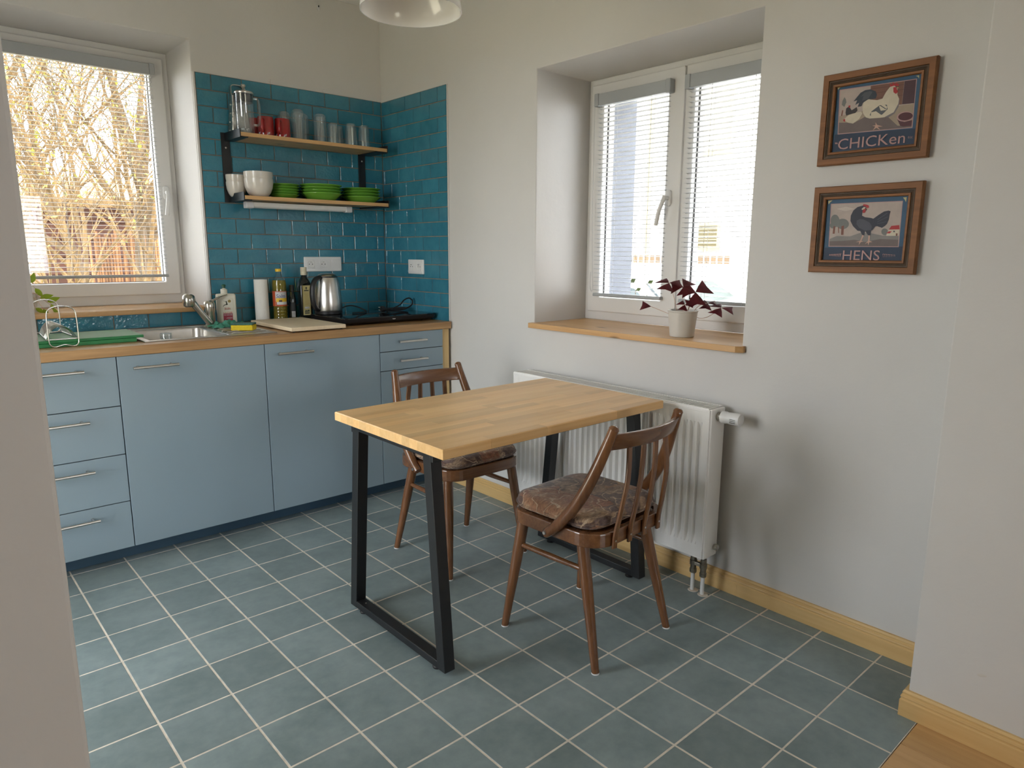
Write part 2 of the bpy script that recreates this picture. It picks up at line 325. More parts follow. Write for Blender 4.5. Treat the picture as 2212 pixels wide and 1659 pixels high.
# ------------------------------------------------------------------ mesh helpers
LOC = {}
def V(*a): return Vector(a[0]) if len(a) == 1 else Vector(a)
class MB:
    def __init__(s): s.bm = bmesh.new()
    def poly(s, pts):
        return s.bm.faces.new([s.bm.verts.new(p) for p in pts])
    def box(s, x0, x1, y0, y1, z0, z1, bev=0.0, seg=1):
        b = s.bm
        v = [b.verts.new((x, y, z)) for z in (z0, z1) for y in (y0, y1) for x in (x0, x1)]
        fs = [b.faces.new([v[i] for i in q]) for q in ((0, 2, 3, 1), (4, 5, 7, 6), (0, 1, 5, 4), (2, 6, 7, 3), (0, 4, 6, 2), (1, 3, 7, 5))]
        if bev:
            es = list({e for f in fs for e in f.edges})
            bmesh.ops.bevel(b, geom=es, offset=bev, segments=seg, affect='EDGES', profile=0.5)
        return s
    def hexa(s, p):   # 8 points: bottom 4 ccw, top 4 ccw
        v = [s.bm.verts.new(q) for q in p]
        for q in ((3, 2, 1, 0), (4, 5, 6, 7), (0, 1, 5, 4), (1, 2, 6, 5), (2, 3, 7, 6), (3, 0, 4, 7)):
            s.bm.faces.new([v[i] for i in q])
        return s
    def loft(s, rings, cap0=True, cap1=True, closed=True):
        b = s.bm; rows = [[b.verts.new(p) for p in r] for r in rings]; n = len(rows[0])
        for a, c in zip(rows, rows[1:]):
            for i in range(n if closed else n-1):
                j = (i+1) % n
                b.faces.new((a[i], a[j], c[j], c[i]))
        if cap0 and closed: b.faces.new(list(reversed(rows[0])))
        if cap1 and closed: b.faces.new(rows[-1])
        return s
    def lathe(s, prof, n=28, c=(0, 0, 0), axis=2, cap=True):
        c = V(c); rings = []
        def pt(r, h, a):
            x, y = r*math.cos(a), r*math.sin(a)
            q = (x, y, h) if axis == 2 else ((h, x, y) if axis == 0 else (y, h, x))
            return c + V(q)
        for r, h in prof: rings.append([pt(max(r, 1e-5), h, 2*PI*i/n) for i in range(n)])
        s.loft(rings, cap, cap); return s
    def cyl(s, p0, p1, r0, r1=None, n=14):
        r1 = r0 if r1 is None else r1; return s.tube([p0, p1], [r0, r1], n)
    def tube(s, path, r, n=8, flat=None, closed=False):
        P = [V(p) for p in path]; k = len(P); rs = r if isinstance(r, (list, tuple)) else [r]*k
        T = []
        for i in range(k):
            if closed: t = P[(i+1) % k]-P[i-1]
            else: t = P[min(i+1, k-1)]-P[max(i-1, 0)]
            T.append(t.normalized())
        up = V(0, 0, 1) if abs(T[0].z) < 0.9 else V(0, 1, 0)
        nrm = T[0].cross(up).normalized(); rings = []
        for i in range(k):
            nrm = (nrm - T[i]*nrm.dot(T[i])).normalized(); bn = T[i].cross(nrm)
            fa, fb = (1, 1) if flat is None else flat
            rings.append([P[i] + nrm*(math.cos(2*PI*j/n)*rs[i]*fa) + bn*(math.sin(2*PI*j/n)*rs[i]*fb) for j in range(n)])
        if closed:
            rings.append(rings[0]); s.loft(rings, False, False)
            bmesh.ops.remove_doubles(s.bm, verts=s.bm.verts, dist=1e-6)
        else: s.loft(rings)
        return s
    def strip(s, path, wvec, t):   # flat bar: path centre line, width vector (full), thickness
        P = [V(p) for p in path]; w = V(wvec)*0.5; rings = []
        for i, p in enumerate(P):
            tg = (P[min(i+1, len(P)-1)]-P[max(i-1, 0)]).normalized(); n = tg.cross(w).normalized()*(t/2)
            rings.append([p-w-n, p+w-n, p+w+n, p-w+n])
        s.loft(rings); return s
    def prism(s, pts, f, a, b):    # polygon pts (u,v) extruded from a to b; f(u,v,w)->xyz
        s.loft([[f(u, v, a) for u, v in pts], [f(u, v, b) for u, v in pts]]); return s
    def build(s, name, mat, parent=None, smooth=None, bevel=0.0, seg=2, local=False):
        b = s.bm
        bmesh.ops.recalc_face_normals(b, faces=b.faces)
        if bevel:
            es = [e for e in b.edges if len(e.link_faces) == 2 and e.calc_face_angle(0) > R(35)]
            bmesh.ops.bevel(b, geom=es, offset=bevel, segments=seg, affect='EDGES', profile=0.5, clamp_overlap=True)
        if parent is not None and not local: bmesh.ops.translate(b, verts=b.verts, vec=-LOC[parent.name])
        me = bpy.data.meshes.new(name); b.to_mesh(me); b.free()
        o = bpy.data.objects.new(name, me); COL.objects.link(o)
        for mm in (mat if isinstance(mat, (list, tuple)) else [mat]): me.materials.append(MAT[mm] if isinstance(mm, str) else mm)
        if smooth is not None:
            for p in me.polygons: p.use_smooth = True
            me.set_sharp_from_angle(angle=R(smooth))
        if parent is not None:
            o.parent = parent; LOC[o.name] = LOC[parent.name].copy()
        else: LOC[o.name] = V(0, 0, 0)
        return o
def rebase(o, base):     # move the origin of a single-mesh thing to its base
    base = V(base); o.data.transform(Matrix.Translation(-base)); o.location = base; LOC[o.name] = base
    return o
def tag(o, label=None, cat=None, group=None, kind=None):
    if label: o['label'] = label
    if cat: o['category'] = cat
    if group: o['group'] = group
    if kind: o['kind'] = kind
    return o
def thing(name, loc, label, cat, group=None, rz=0.0):
    o = bpy.data.objects.new(name, None); COL.objects.link(o); o.empty_display_size = 0.05
    o.location = loc; o.rotation_euler = (0, 0, rz); LOC[o.name] = V(loc)
    return tag(o, label, cat, group)
def copy_tree(o, parent=None):
    c = o.copy(); COL.objects.link(c); c.parent = parent; LOC[c.name] = LOC.get(o.name, V(0, 0, 0)).copy()
    for ch in list(o.children): copy_tree(ch, c)
    return c
def place_mesh(name, me, loc, parent=None, rot=(0, 0, 0)):
    o = bpy.data.objects.new(name, me); COL.objects.link(o)
    if parent is not None: o.parent = parent; loc = V(loc)-LOC[parent.name]
    o.location = loc; o.rotation_euler = rot; LOC[o.name] = V(loc)
    return o
def rrect(w, d, r, n=6, cx=0.0, cy=0.0):
    pts = []
    for k, (sx, sy) in enumerate(((1, 1), (-1, 1), (-1, -1), (1, -1))):
        for i in range(n+1):
            a = PI/2*k + PI/2*i/n
            pts.append((cx+sx*(w/2-r)+r*math.cos(a), cy+sy*(d/2-r)+r*math.sin(a)))
    return pts
def ring3(pts, z): return [(x, y, z) for x, y in pts]
def bez(p0, p1, p2, p3, n=12):
    p0, p1, p2, p3 = map(V, (p0, p1, p2, p3)); out = []
    for i in range(n+1):
        t = i/n; out.append(p0*(1-t)**3+p1*3*t*(1-t)**2+p2*3*t*t*(1-t)+p3*t**3)
    return out
def spline(pts, n=6):
    P = [V(p) for p in pts]; out = []
    for i in range(len(P)-1):
        a, b, c, d = P[max(i-1, 0)], P[i], P[i+1], P[min(i+2, len(P)-1)]
        for k in range(n):
            t = k/n
            out.append(0.5*((2*b)+(c-a)*t+(2*a-5*b+4*c-d)*t*t+(3*b-a-3*c+d)*t**3))
    out.append(P[-1]); return out
def text_geo(body, size=1.0, shear=0.0):
    cu = bpy.data.curves.new('lettering', 'FONT'); cu.body = body; cu.size = size; cu.resolution_u = 3; cu.shear = shear
    o = bpy.data.objects.new('lettering', cu); COL.objects.link(o)
    dg = bpy.context.evaluated_depsgraph_get(); dg.update()
    me = bpy.data.meshes.new_from_object(o.evaluated_get(dg))
    vs = [tuple(v.co) for v in me.vertices]; fs = [tuple(p.vertices) for p in me.polygons]
    bpy.data.objects.remove(o); bpy.data.curves.remove(cu); bpy.data.meshes.remove(me)
    xs = [v[0] for v in vs]; x0 = min(xs); x1 = max(xs)
    return [(v[0]-x0, v[1]) for v in vs], fs, x1-x0
def lettering(body, f, width, height, mat, parent, name='lettering', shear=0.0):
    # f(u, v) -> world point; text is scaled to width x height (cap height)
    vs, fs, w = text_geo(body, 1.0, shear)
    h = 0.69
    me = bpy.data.meshes.new(name)
    off = LOC[parent.name]
    me.from_pydata([V(f(u/w*width, v/h*height))-off for u, v in vs], [], fs)
    me.materials.append(MAT[mat]); o = bpy.data.objects.new(name, me); COL.objects.link(o); o.parent = parent; LOC[o.name] = off.copy()
    return o

# ------------------------------------------------------------------ structure
def slab(us, zs, solid, f, d0, d1):
    """cells of a (u,z) grid extruded between depths d0,d1 as one connected mesh"""
    m = MB(); b = m.bm; vs = {}
    def vert(i, j, k):
        if (i, j, k) not in vs: vs[(i, j, k)] = b.verts.new(f(us[i], zs[j], (d0, d1)[k]))
        return vs[(i, j, k)]
    nu, nz = len(us)-1, len(zs)-1
    ok = lambda i, j: 0 <= i < nu and 0 <= j < nz and solid(i, j)
    for i in range(nu):
        for j in range(nz):
            if not ok(i, j): continue
            for k in (0, 1): b.faces.new([vert(i, j, k), vert(i+1, j, k), vert(i+1, j+1, k), vert(i, j+1, k)])
            if not ok(i-1, j): b.faces.new([vert(i, j, 0), vert(i, j, 1), vert(i, j+1, 1), vert(i, j+1, 0)])
            if not ok(i+1, j): b.faces.new([vert(i+1, j, 0), vert(i+1, j, 1), vert(i+1, j+1, 1), vert(i+1, j+1, 0)])
            if not ok(i, j-1): b.faces.new([vert(i, j, 0), vert(i, j, 1), vert(i+1, j, 1), vert(i+1, j, 0)])
            if not ok(i, j+1): b.faces.new([vert(i, j+1, 0), vert(i, j+1, 1), vert(i+1, j+1, 1), vert(i+1, j+1, 0)])
    return m
fx = lambda u, z, d: (u, d, z)       # wall along x
fy = lambda u, z, d: (d, u, z)       # wall along y
fz = lambda u, v, d: (u, v, d)       # horizontal
def struct(o): return tag(o, kind='structure')
hole = lambda i, j: not (i == 1 and j == 1)
CZ = 2.655
wall_back = struct(slab([-2.85, -2.15, -1.068, 0.70], [-0.4, 0.988, 2.303, CZ], hole, fx, 0.0, 0.70).build('wall_back', 'wall', bevel=0.004))
wall_right = struct(slab([-3.18, -2.432, -1.332, 0.0], [-0.4, 0.938, 2.108, CZ], hole, fy, 0.0, 0.70).build('wall_right', 'wall', bevel=0.004))
wall_pier = struct(MB().box(-0.28, 0.70, -7.3, -3.18, -0.4, CZ).build('wall_pier', 'wall', bevel=0.004))
struct(slab([-3.08, -1.95, -0.95, 0.70], [-0.4, 0.08, 2.12, CZ], hole, fy, -2.95, -2.85).build('wall_left', 'wall'))
struct(MB().box(-4.9, -2.238, -3.2, -3.08, -0.4, CZ).build('wall_partition', 'wall', bevel=0.003))
struct(MB().box(-4.9, -4.6, -7.3, -3.2, -0.4, CZ).build('wall_living', 'wall'))
struct(slab([-4.6, -1.7, -0.5, -0.28], [-0.4, 0.90, 2.10, CZ], hole, fx, -7.3, -7.0).build('wall_rear', 'wall'))
struct(MB().box(-4.95, 0.75, -7.35, 0.75, CZ, CZ+0.25).build('ceiling', 'ceiling'))
floor = struct(MB().box(-2.85, 0.0, -3.214, 0.0, -0.12, -0.0007).build('floor', 'floor_grout'))
floor_wood = struct(MB().box(-4.6, -0.28, -7.0, -3.2155, -0.12, -0.012).build('floor_living', 'carcass'))
struct(MB().box(-0.28, 0.0, -3.2, -3.17, -0.12, -0.0007).build('floor_threshold', 'floor_grout'))

# floor tiles: 20 cm squares laid parallel to the walls
TX, TY, X0, Y0, G = 0.2013, 0.2002, -0.0766, -2.6157, 0.0052
def slabtile(w, d, t=0.0046, c=0.0012):
    m = MB(); a, b2 = w/2, d/2
    m.loft([[(-a, -b2, 0), (a, -b2, 0), (a, b2, 0), (-a, b2, 0)], [(-a, -b2, t-c), (a, -b2, t-c), (a, b2, t-c), (-a, b2, t-c)],
            [(-a+c, -b2+c, t), (a-c, -b2+c, t), (a-c, b2-c, t), (-a+c, b2-c, t)]], False, True)
    bmesh.ops.recalc_face_normals(m.bm, faces=m.bm.faces)
    me = bpy.data.meshes.new('floor_tile'); m.bm.to_mesh(me); m.bm.free(); me.materials.append(MAT['floor_tile']); return me
_tm = {}
xs = [0.0] + [X0-TX*i for i in range(0, 13)]
ys = [Y0+TY*11-TY*j for j in range(0, 14)] + [-3.214]
for i in range(len(xs)-1):
    for j in range(len(ys)-1):
        x1, x0, y1, y0 = xs[i], xs[i+1], ys[j], ys[j+1]
        if y1-y0 < 0.01: continue
        g0 = 0.0 if i == 0 else G/2
        w, d = round(x1-x0-g0-G/2, 4), round(y1-y0-(0 if j == len(ys)-2 else G/2)-G/2, 4)
        me = _tm.setdefault((w, d), None) or slabtile(w, d); _tm[(w, d)] = me
        place_mesh('floor_tile', me, ((x0+x1)/2+(G/2-g0)/2, (y0+y1)/2, -0.0046), floor)
# living-room floorboards
k = 0
for i in range(10):
    x1 = -0.281-0.138*i; x0 = x1-0.1372
    if x0 < -1.7: break
    m = MB(); m.box(x0, x1, -5.6, -3.216, -0.012, 0.0, 0.0012); m.build('floorboard', 'floorboard', floor_wood)
m = MB(); m.box(-4.6, -1.662, -7.0, -3.216, -0.012, -0.0002); m.build('floorboard', 'floorboard', floor_wood)
m = MB(); m.box(-1.661, -0.281, -7.0, -5.602, -0.012, -0.0002); m.build('floorboard', 'floorboard', floor_wood)

# wall tiles
def walltile(w, h, t=0.0066, c=0.0016):
    m = MB(); a, b2 = w/2, h/2
    m.loft([[(-a, 0, -b2), (a, 0, -b2), (a, 0, b2), (-a, 0, b2)], [(-a, -t+c, -b2), (a, -t+c, -b2), (a, -t+c, b2), (-a, -t+c, b2)],
            [(-a+c, -t, -b2+c), (a-c, -t, -b2+c), (a-c, -t, b2-c), (-a+c, -t, b2-c)]], False, True)
    bmesh.ops.recalc_face_normals(m.bm, faces=m.bm.faces)
    me = bpy.data.meshes.new('wall_tile'); m.bm.to_mesh(me); m.bm.free(); me.materials.append(MAT['wall_tile']); return me
_wt = {}
def get_wt(w, h):
    key = (round(w, 4), round(h, 4))
    if key not in _wt: _wt[key] = walltile(w, h)
    return _wt[key]
RP, ZT, GW = 0.0775, 2.157, 0.0046
rnd = random.Random(4)
for r in range(16):
    z1 = ZT-RP*r; z0 = max(z1-RP, 0.9185)
    left = -2.10 if r == 15 else -1.052
    off = -0.057 if r % 2 == 0 else -0.1335
    cuts = [-0.004]; x = off
    while x > left+0.012: cuts.append(x); x -= 0.1535
    cuts.append(left)
    for a, b in zip(cuts, cuts[1:]):
        w, h = a-b-GW, z1-z0-GW
        if w < 0.008: continue
        place_mesh('wall_tile', get_wt(w, h), ((a+b)/2, -0.0008+rnd.uniform(-.0003, .0003), (z0+z1)/2), wall_back, (rnd.uniform(-.004, .004), 0, rnd.uniform(-.003, .003)))
    off = -0.107 if r % 2 == 0 else -0.032
    cuts = [-0.012]; y = off
    while y > -0.652+0.012:
        if y < -0.02: cuts.append(y)
        y -= 0.1558
    cuts.append(-0.652)
    for a, b in zip(cuts, cuts[1:]):
        w, h = a-b-GW, z1-z0-GW
        if w < 0.008: continue
        place_mesh('wall_tile', get_wt(w, h), (-0.0008, (a+b)/2, (z0+z1)/2-0.004), wall_right, (0, 0, R(-90)))
MB().box(-1.052, 0.0, -0.0034, 0.0, 0.9185, ZT).build('tile_grout', 'wall_grout', wall_back)
MB().box(-2.10, -1.053, -0.0034, 0.0, 0.9185, 0.9875).build('tile_grout', 'wall_grout', wall_back)
MB().box(-0.0034, 0.0, -0.652, -0.0034, 0.9185, ZT-0.004).build('tile_grout', 'wall_grout', wall_right)
MB().box(-1.066, -1.054, -0.008, 0.0, 0.9185, ZT).build('corner_bead', 'pvc', wall_back, bevel=0.002)
MB().box(-0.007, 0.0, -0.661, -0.6535, 0.9185, ZT-0.004).build('edge_trim', 'wall', wall_right, bevel=0.002)
# chipped plaster where old wall plugs sat above the tiles
for px, pz, sc in ((-0.672, 2.172, 1.0), (-0.366, 2.168, 0.8), (-0.02, 2.163, 0.7)):
    m = MB(); ring = []
    for k in range(9):
        a = 2*PI*k/9; rr = (0.009+0.004*math.sin(3*a+px*20))*sc
        ring.append((rr*math.cos(a)*0.8, rr*math.sin(a)*1.3))
    m.loft([[(px+u, -0.0002, pz+v) for u, v in ring], [(px+u*.6, -0.003, pz+v*.6) for u, v in ring]])
    m.build('plaster_chip', 'wall', wall_back, smooth=60)

m = MB(); ring = [(math.cos(2*PI*k/10)*0.011, math.sin(2*PI*k/10)*0.0045) for k in range(10)]
m.loft([[(-0.2801, -3.345+u, 0.205+v-.25*u) for u, v in ring], [(-0.2806, -3.345+u*.5, 0.205+v*.5-.12*u) for u, v in ring]]); m.build('plaster_gouge', 'pot', wall_pier)
# baseboards
def bb_profile(t=0.016, h=0.079):
    return [(0, 0), (t, 0), (t, h*.62), (t-.003, h*.66), (t-.003, h*.70), (t-.001, h*.74), (t-.002, h*.80), (t-.0055, h*.84), (t-.0055, h*.88), (t-.004, h*.92), (t-.008, h), (0, h)]
bbr = struct(MB().prism(bb_profile(), lambda u, v, w: (-u, w, v), -2.484, -0.655).build('baseboard_right', 'baseboard', smooth=20))
MB().prism(bb_profile(), lambda u, v, w: (-u, w, v), -3.18, -2.4845).build('board', 'baseboard', bbr, smooth=20)
m = MB(); pr = bb_profile()
m.loft([[(-0.28-u, -3.18+0.0+u, v) for u, v in pr], [(-0.28-u, -7.0, v) for u, v in pr]])
bbp = struct(m.build('baseboard_pier', 'baseboard', smooth=20))
m = MB(); m.loft([[(-0.28-u, -3.18+u, v) for u, v in pr], [(-0.016, -3.18+u, v) for u, v in pr]])
m.build('board', 'baseboard', bbp, smooth=20)

# outside: thin linings that give the window reveals their painted-in shade
for y0, y1 in ((-2.4318, -2.424), (-1.340, -1.3322)): MB().box(0.43, 0.712, y0, y1, 0.93, 2.108).build('reveal_shade_lining', 'stucco_shade', wall_right)
MB().box(0.43, 0.712, -2.424, -1.340, 2.100, 2.1078).build('reveal_shade_lining', 'stucco_shade', wall_right)
MB().box(0.43, 0.740, -2.4318, -1.3322, 0.930, 0.952).build('outer_sill', 'steel', wall_right)
for x0, x1 in ((-2.1498, -2.142), (-1.076, -1.0682)): MB().box(x0, x1, 0.435, 0.712, 0.99, 2.303).build('reveal_shade_lining', 'stucco_shade', wall_back)
# ------------------------------------------------------------------ windows
def ring_frame(us, zs, f, d0, d1):
    return slab(us, zs, hole, f, d0, d1)
def win_handle(T, parent, tipdx):
    # T(u, z, d): u along wall, d depth (towards room negative)
    m = MB(); pts = rrect(0.030, 0.070, 0.013)
    m.loft([[T(u, v, 0) for u, v in pts], [T(u, v, -0.010) for u, v in pts], [T(u*.8, v*.9, -0.013) for u, v in pts]])
    h = m.build('handle', 'white_plastic', parent, smooth=50)
    m = MB(); m.tube([T(0, 0, -0.012), T(0, 0, -0.036)], 0.0095, 12)
    path = [T(0, 0.006, -0.034), T(tipdx*.1, -0.02, -0.044), T(tipdx*.5, -0.06, -0.047), T(tipdx, -0.118, -0.040)]
    m.tube(spline(path, 5), 0.0105, 10, flat=(1.0, 0.8))
    m.build('lever', 'white_plastic', h, smooth=60)
def blind(name, label, T, u0, u1, ztop, zbot, dc, tilt, cords, sign):
    b = thing(name, T((u0+u1)/2, zbot-0.012, dc), label, 'blind', 'venetian blinds on the window sashes')
    def bx(x0, x1, z0, z1, d0, d1, nm, mat, bev=0.002):
        m = MB(); p, q = T(x0, z0, d0), T(x1, z1, d1)
        m.box(min(p[0], q[0]), max(p[0], q[0]), min(p[1], q[1]), max(p[1], q[1]), min(p[2], q[2]), max(p[2], q[2]))
        return m.build(nm, mat, b, bevel=bev)
    bx(u0+0.022, u1-0.022, ztop, ztop+0.052, dc-0.018, dc+0.016, 'head_rail', 'headrail')
    for a, c in ((u0-0.004, u0+0.022), (u1-0.022, u1+0.004)):
        bx(a, c, ztop-0.003, ztop+0.055, dc-0.021, dc+0.017, 'end_cap', 'headrail', 0.004)
    # one slat mesh, copied down the blind
    s0, s1 = u0+0.012, u1-0.012; n = 5; hw = 0.0125; ring = []
    for k in range(n): 
        q = -1+2*k/(n-1); ring.append((q*hw, -0.0022*q*q))
    out = ring + [(a, z-0.0006) for a, z in reversed(ring)]
    ct, st = math.cos(tilt), math.sin(tilt)
    out = [(a*ct-z*st, a*st+z*ct) for a, z in out]
    me = None; pitch = 0.0208; z = ztop-0.012; k = 0
    base = LOC[b.name]
    while z > zbot+0.012:
        if me is None:
            m = MB(); m.loft([[V(T(s0, z2+ztop, dc+a))-V(T(0, ztop, 0))*0 - V(0, 0, 0) for a, z2 in out], [V(T(s1, z2+ztop, dc+a)) for a, z2 in out]])
            bmesh.ops.recalc_face_normals(m.bm, faces=m.bm.faces)
            bmesh.ops.translate(m.bm, verts=m.bm.verts, vec=-base)
            me = bpy.data.meshes.new('slat'); m.bm.to_mesh(me); m.bm.free(); me.materials.append(MAT['slat'])
            for p in me.polygons: p.use_smooth = True
            me.set_sharp_from_angle(angle=R(60))
        o = bpy.data.objects.new('slat', me); COL.objects.link(o); o.parent = b; o.location = (0, 0, z-ztop)
        z -= pitch
    m = MB(); pts = [(-0.013, 0.0), (-0.009, 0.011), (0.009, 0.011), (0.013, 0.0), (0.010, -0.004), (-0.010, -0.004)]
    m.loft([[T(s0-0.002, zbot+v, dc+u) for u, v in pts], [T(s1+0.002, zbot+v, dc+u) for u, v in pts]])
    m.build('bottom_rail', 'headrail', b, bevel=0.001)
    for c in cords:
        for dd in (-0.0135, 0.0135):
            MB().tube([T(c, ztop, dc+dd), T(c, zbot, dc+dd)], 0.0008, 5).build('ladder_cord', 'cord', b)
    return b
T1 = lambda u, z, d: (u, d, z)
T2 = lambda u, z, d: (d, u, z)
# kitchen window over the sink
w1 = struct(ring_frame([-2.15, -2.090, -1.128, -1.068], [1.012, 1.075, 2.243, 2.303], T1, 0.362, 0.432).build('window_1', 'pvc', bevel=0.004))
s1 = ring_frame([-2.122, -2.049, -1.167, -1.095], [1.060, 1.128, 2.195, 2.272], T1, 0.347, 0.425).build('sash', 'pvc', w1, bevel=0.005)
MB().box(-2.05, -1.166, 0.384, 0.392, 1.127, 2.196).build('pane', 'pane', s1)
for x0, x1, z0, z1 in ((-2.049, -1.167, 1.126, 1.131), (-2.049, -1.167, 2.192, 2.197), (-1.170, -1.165, 1.128, 2.195)):
    MB().box(x0, x1, 0.376, 0.383, z0, z1).build('gasket', 'gasket', s1)
win_handle(lambda u, z, d: (-1.131+u, 0.347+d, 1.597+z), s1, -0.014)
blind('venetian_blind', 'grey venetian blind over the garden window above the sink', T1, -2.055, -1.147, 2.180, 1.158, 0.335, R(2), (-1.86, -1.60, -1.29), 1)
# window over the radiator, two sashes
w2 = struct(slab([-2.432, -2.372, -1.392, -1.332], [0.962, 1.020, 2.050, 2.108], hole, T2, 0.358, 0.428).build('window_2', 'pvc', bevel=0.004))
for a, b2, g0, g1 in ((-1.885, -1.360, -1.806, -1.437), (-2.408, -1.8935, -2.330, -1.943)):
    sa = slab([a, g0, g1, b2], [1.004, 1.077, 1.995, 2.080], hole, T2, 0.342, 0.422).build('sash', 'pvc', w2, bevel=0.005)
    MB().box(0.380, 0.388, g0-0.001, g1+0.001, 1.076, 1.996).build('pane', 'pane', sa)
    for y0, y1, z0, z1 in ((g0, g1, 1.075, 1.080), (g0, g0+0.004, 1.08, 1.995), (g1-0.004, g1, 1.08, 1.995)):
        MB().box(0.372, 0.379, y0, y1, z0, z1).build('gasket', 'gasket', sa)
    if a > -2: win_handle(lambda u, z, d: (0.342+d, -1.832-u, 1.534+z), sa, -0.036)
MB().box(0.334, 0.345, -1.8935, -1.885, 1.02, 2.07).build('cover_strip', 'pvc', w2, bevel=0.002)
blind('venetian_blind', 'grey venetian blind on the left sash of the window over the radiator', T2, -1.832, -1.405, 1.978, 1.086, 0.330, R(-4), (-1.52, -1.735), -1)
blind('venetian_blind', 'grey venetian blind on the right sash of the window over the radiator', T2, -2.360, -1.912, 1.978, 1.082, 0.330, R(-4), (-2.04, -2.235), -1)
cp = spline([(0.318, -1.400, 1.975), (0.318, -1.401, 1.5), (0.319, -1.408, 1.22), (0.318, -1.415, 1.125), (0.318, -1.407, 1.105), (0.318, -1.398, 1.13), (0.320, -1.397, 1.20)], 6)
tag(rebase(MB().tube(cp, 0.0013, 6).build('blind_pull_cord', 'cord', smooth=60), (0.318, -1.41, 1.104)), 'thin grey pull cord looping down beside the left blind', 'cord')
# glazing added out of view beside and behind the camera to brighten the room
w3 = struct(slab([-1.95, -1.88, -1.02, -0.95], [0.08, 0.16, 2.04, 2.12], hole, T2, -2.92, -2.87).build('unseen_window_3', 'pvc'))
MB().box(-2.90, -2.892, -1.88, -1.02, 0.16, 2.04).build('pane', 'pane', w3)
w4 = struct(slab([-1.7, -1.63, -0.57, -0.5], [0.90, 0.98, 2.02, 2.10], hole, T1, -7.2, -7.14).build('unseen_window_4', 'pvc'))
MB().box(-1.63, -0.57, -7.175, -7.167, 0.98, 2.02).build('pane', 'pane', w4)

# sills
m = MB(); m.box(-2.148, -1.0685, -0.022, 0.370, 0.9885, 1.0118, 0.003, 2)
tag(rebase(m.build('window_sill', 'pine', smooth=40), (-1.6, 0.17, 0.9885)), 'oiled pine sill board under the garden window behind the sink', 'window sill')
pts = [(0.362, -1.3325), (0.0, -1.3325), (0.0, -1.318), (-0.030, -1.318), (-0.034, -1.324), (-0.034, -2.424), (-0.016, -2.446), (0.0, -2.446), (0.0, -2.4315), (0.362, -2.4315)]
m = MB(); m.loft([[(x, y, 0.9385) for x, y in pts], [(x, y, 0.962) for x, y in pts]])
tag(rebase(m.build('window_sill', 'pine_y', bevel=0.0015), (0.16, -1.88, 0.9385)), 'oiled pine sill board with a dark knot over the radiator', 'window sill')

# ------------------------------------------------------------------ kitchen units
YF = -0.672
def bar_handle(cx, z, parent, ln=0.172, y=YF):
    m = MB(); yb = y-0.036
    m.tube([(cx-ln/2, yb, z), (cx+ln/2, yb, z)], 0.0060, 12)
    for s in (-1, 1): m.tube([(cx+s*(ln/2-0.022), y, z), (cx+s*(ln/2-0.022), yb, z)], 0.0045, 10)
    return m.build('handle', 'steel', parent, smooth=40)
def front(name, x0, x1, z0, z1, parent, handle=None, g=0.0016):
    m = MB(); m.box(x0+g, x1-g, YF, YF+0.018, z0+g, z1-g)
    o = m.build(name, 'cabinet', parent, bevel=0.0012)
    if handle: bar_handle(handle[0], handle[1], o)
    return o
def unit(x0, x1, label):
    t = thing('base_cabinet', ((x0+x1)/2, -0.36, 0.08), label, 'cabinet', 'grey-blue kitchen base units')
    m = MB(); a, b, c, d, e = x0+0.0005, x1-0.0005, YF+0.020, -0.05, 0.016   # open-topped carcass
    def rr(i, z): return [(a+i, c+i, z), (b-i, c+i, z), (b-i, d-i, z), (a+i, d-i, z)]
    m.loft([rr(0, 0.0805), rr(0, 0.8785), rr(e, 0.8785), rr(e, 0.0805+e)]); m.build('body', 'carcass', t)
    return t
XA, XB, XC, XD, XE = -0.0627, -0.4609, -1.0609, -1.6611, -2.062
t = unit(XE, XD, 'grey-blue base cabinet with four drawers, leftmost beside the white wall')
for k in range(4): front('drawer', XE, XD, 0.08+0.2*k, 0.28+0.2*k, t, (-1.868, 0.2345+0.2*k))
t = unit(XD, XC, 'wide grey-blue base cabinet under the sink, handle at upper left')
front('door', XD, XC, 0.08, 0.88, t, (-1.525, 0.831))
t = unit(XC, XB, 'wide grey-blue base cabinet between the sink unit and the narrow drawer unit')
front('door', XC, XB, 0.08, 0.88, t, (-0.926, 0.832))
t = unit(XB, XA, 'narrow grey-blue base cabinet with two drawers under the hob, behind the far chair')
front('drawer', XB, XA, 0.785, 0.88, t, (-0.278, 0.8355)); front('drawer', XB, XA, 0.685, 0.785, t, (-0.275, 0.7360)); front('door', XB, XA, 0.08, 0.685, t)
m = MB(); m.box(-0.0615, -0.017, -0.665, -0.640, 0.0, 0.8785, 0.0015)
m.build('filler_batten', 'batten', t)
tag(rebase(MB().box(-2.062, -0.0615, -0.566, -0.550, 0.001, 0.0798).build('plinth', 'plinth'), (-1.06, -0.558, 0.001)), 'dark blue plinth board along the floor under the kitchen units', 'plinth')

# worktop with the sink cut out
SX0, SX1, SY0, SY1 = -1.535, -0.965, -0.600, -0.070
wt = slab([-2.10, SX0+0.015, SX1-0.015, -0.0085], [-0.678, SY0+0.015, SY1-0.015, -0.0085], hole, fz, 0.8795, 0.918).build('worktop', 'oak', bevel=0.003)
tag(rebase(wt, (-1.05, -0.34, 0.8795)), 'oak laminate worktop running the length of the kitchen units', 'worktop')

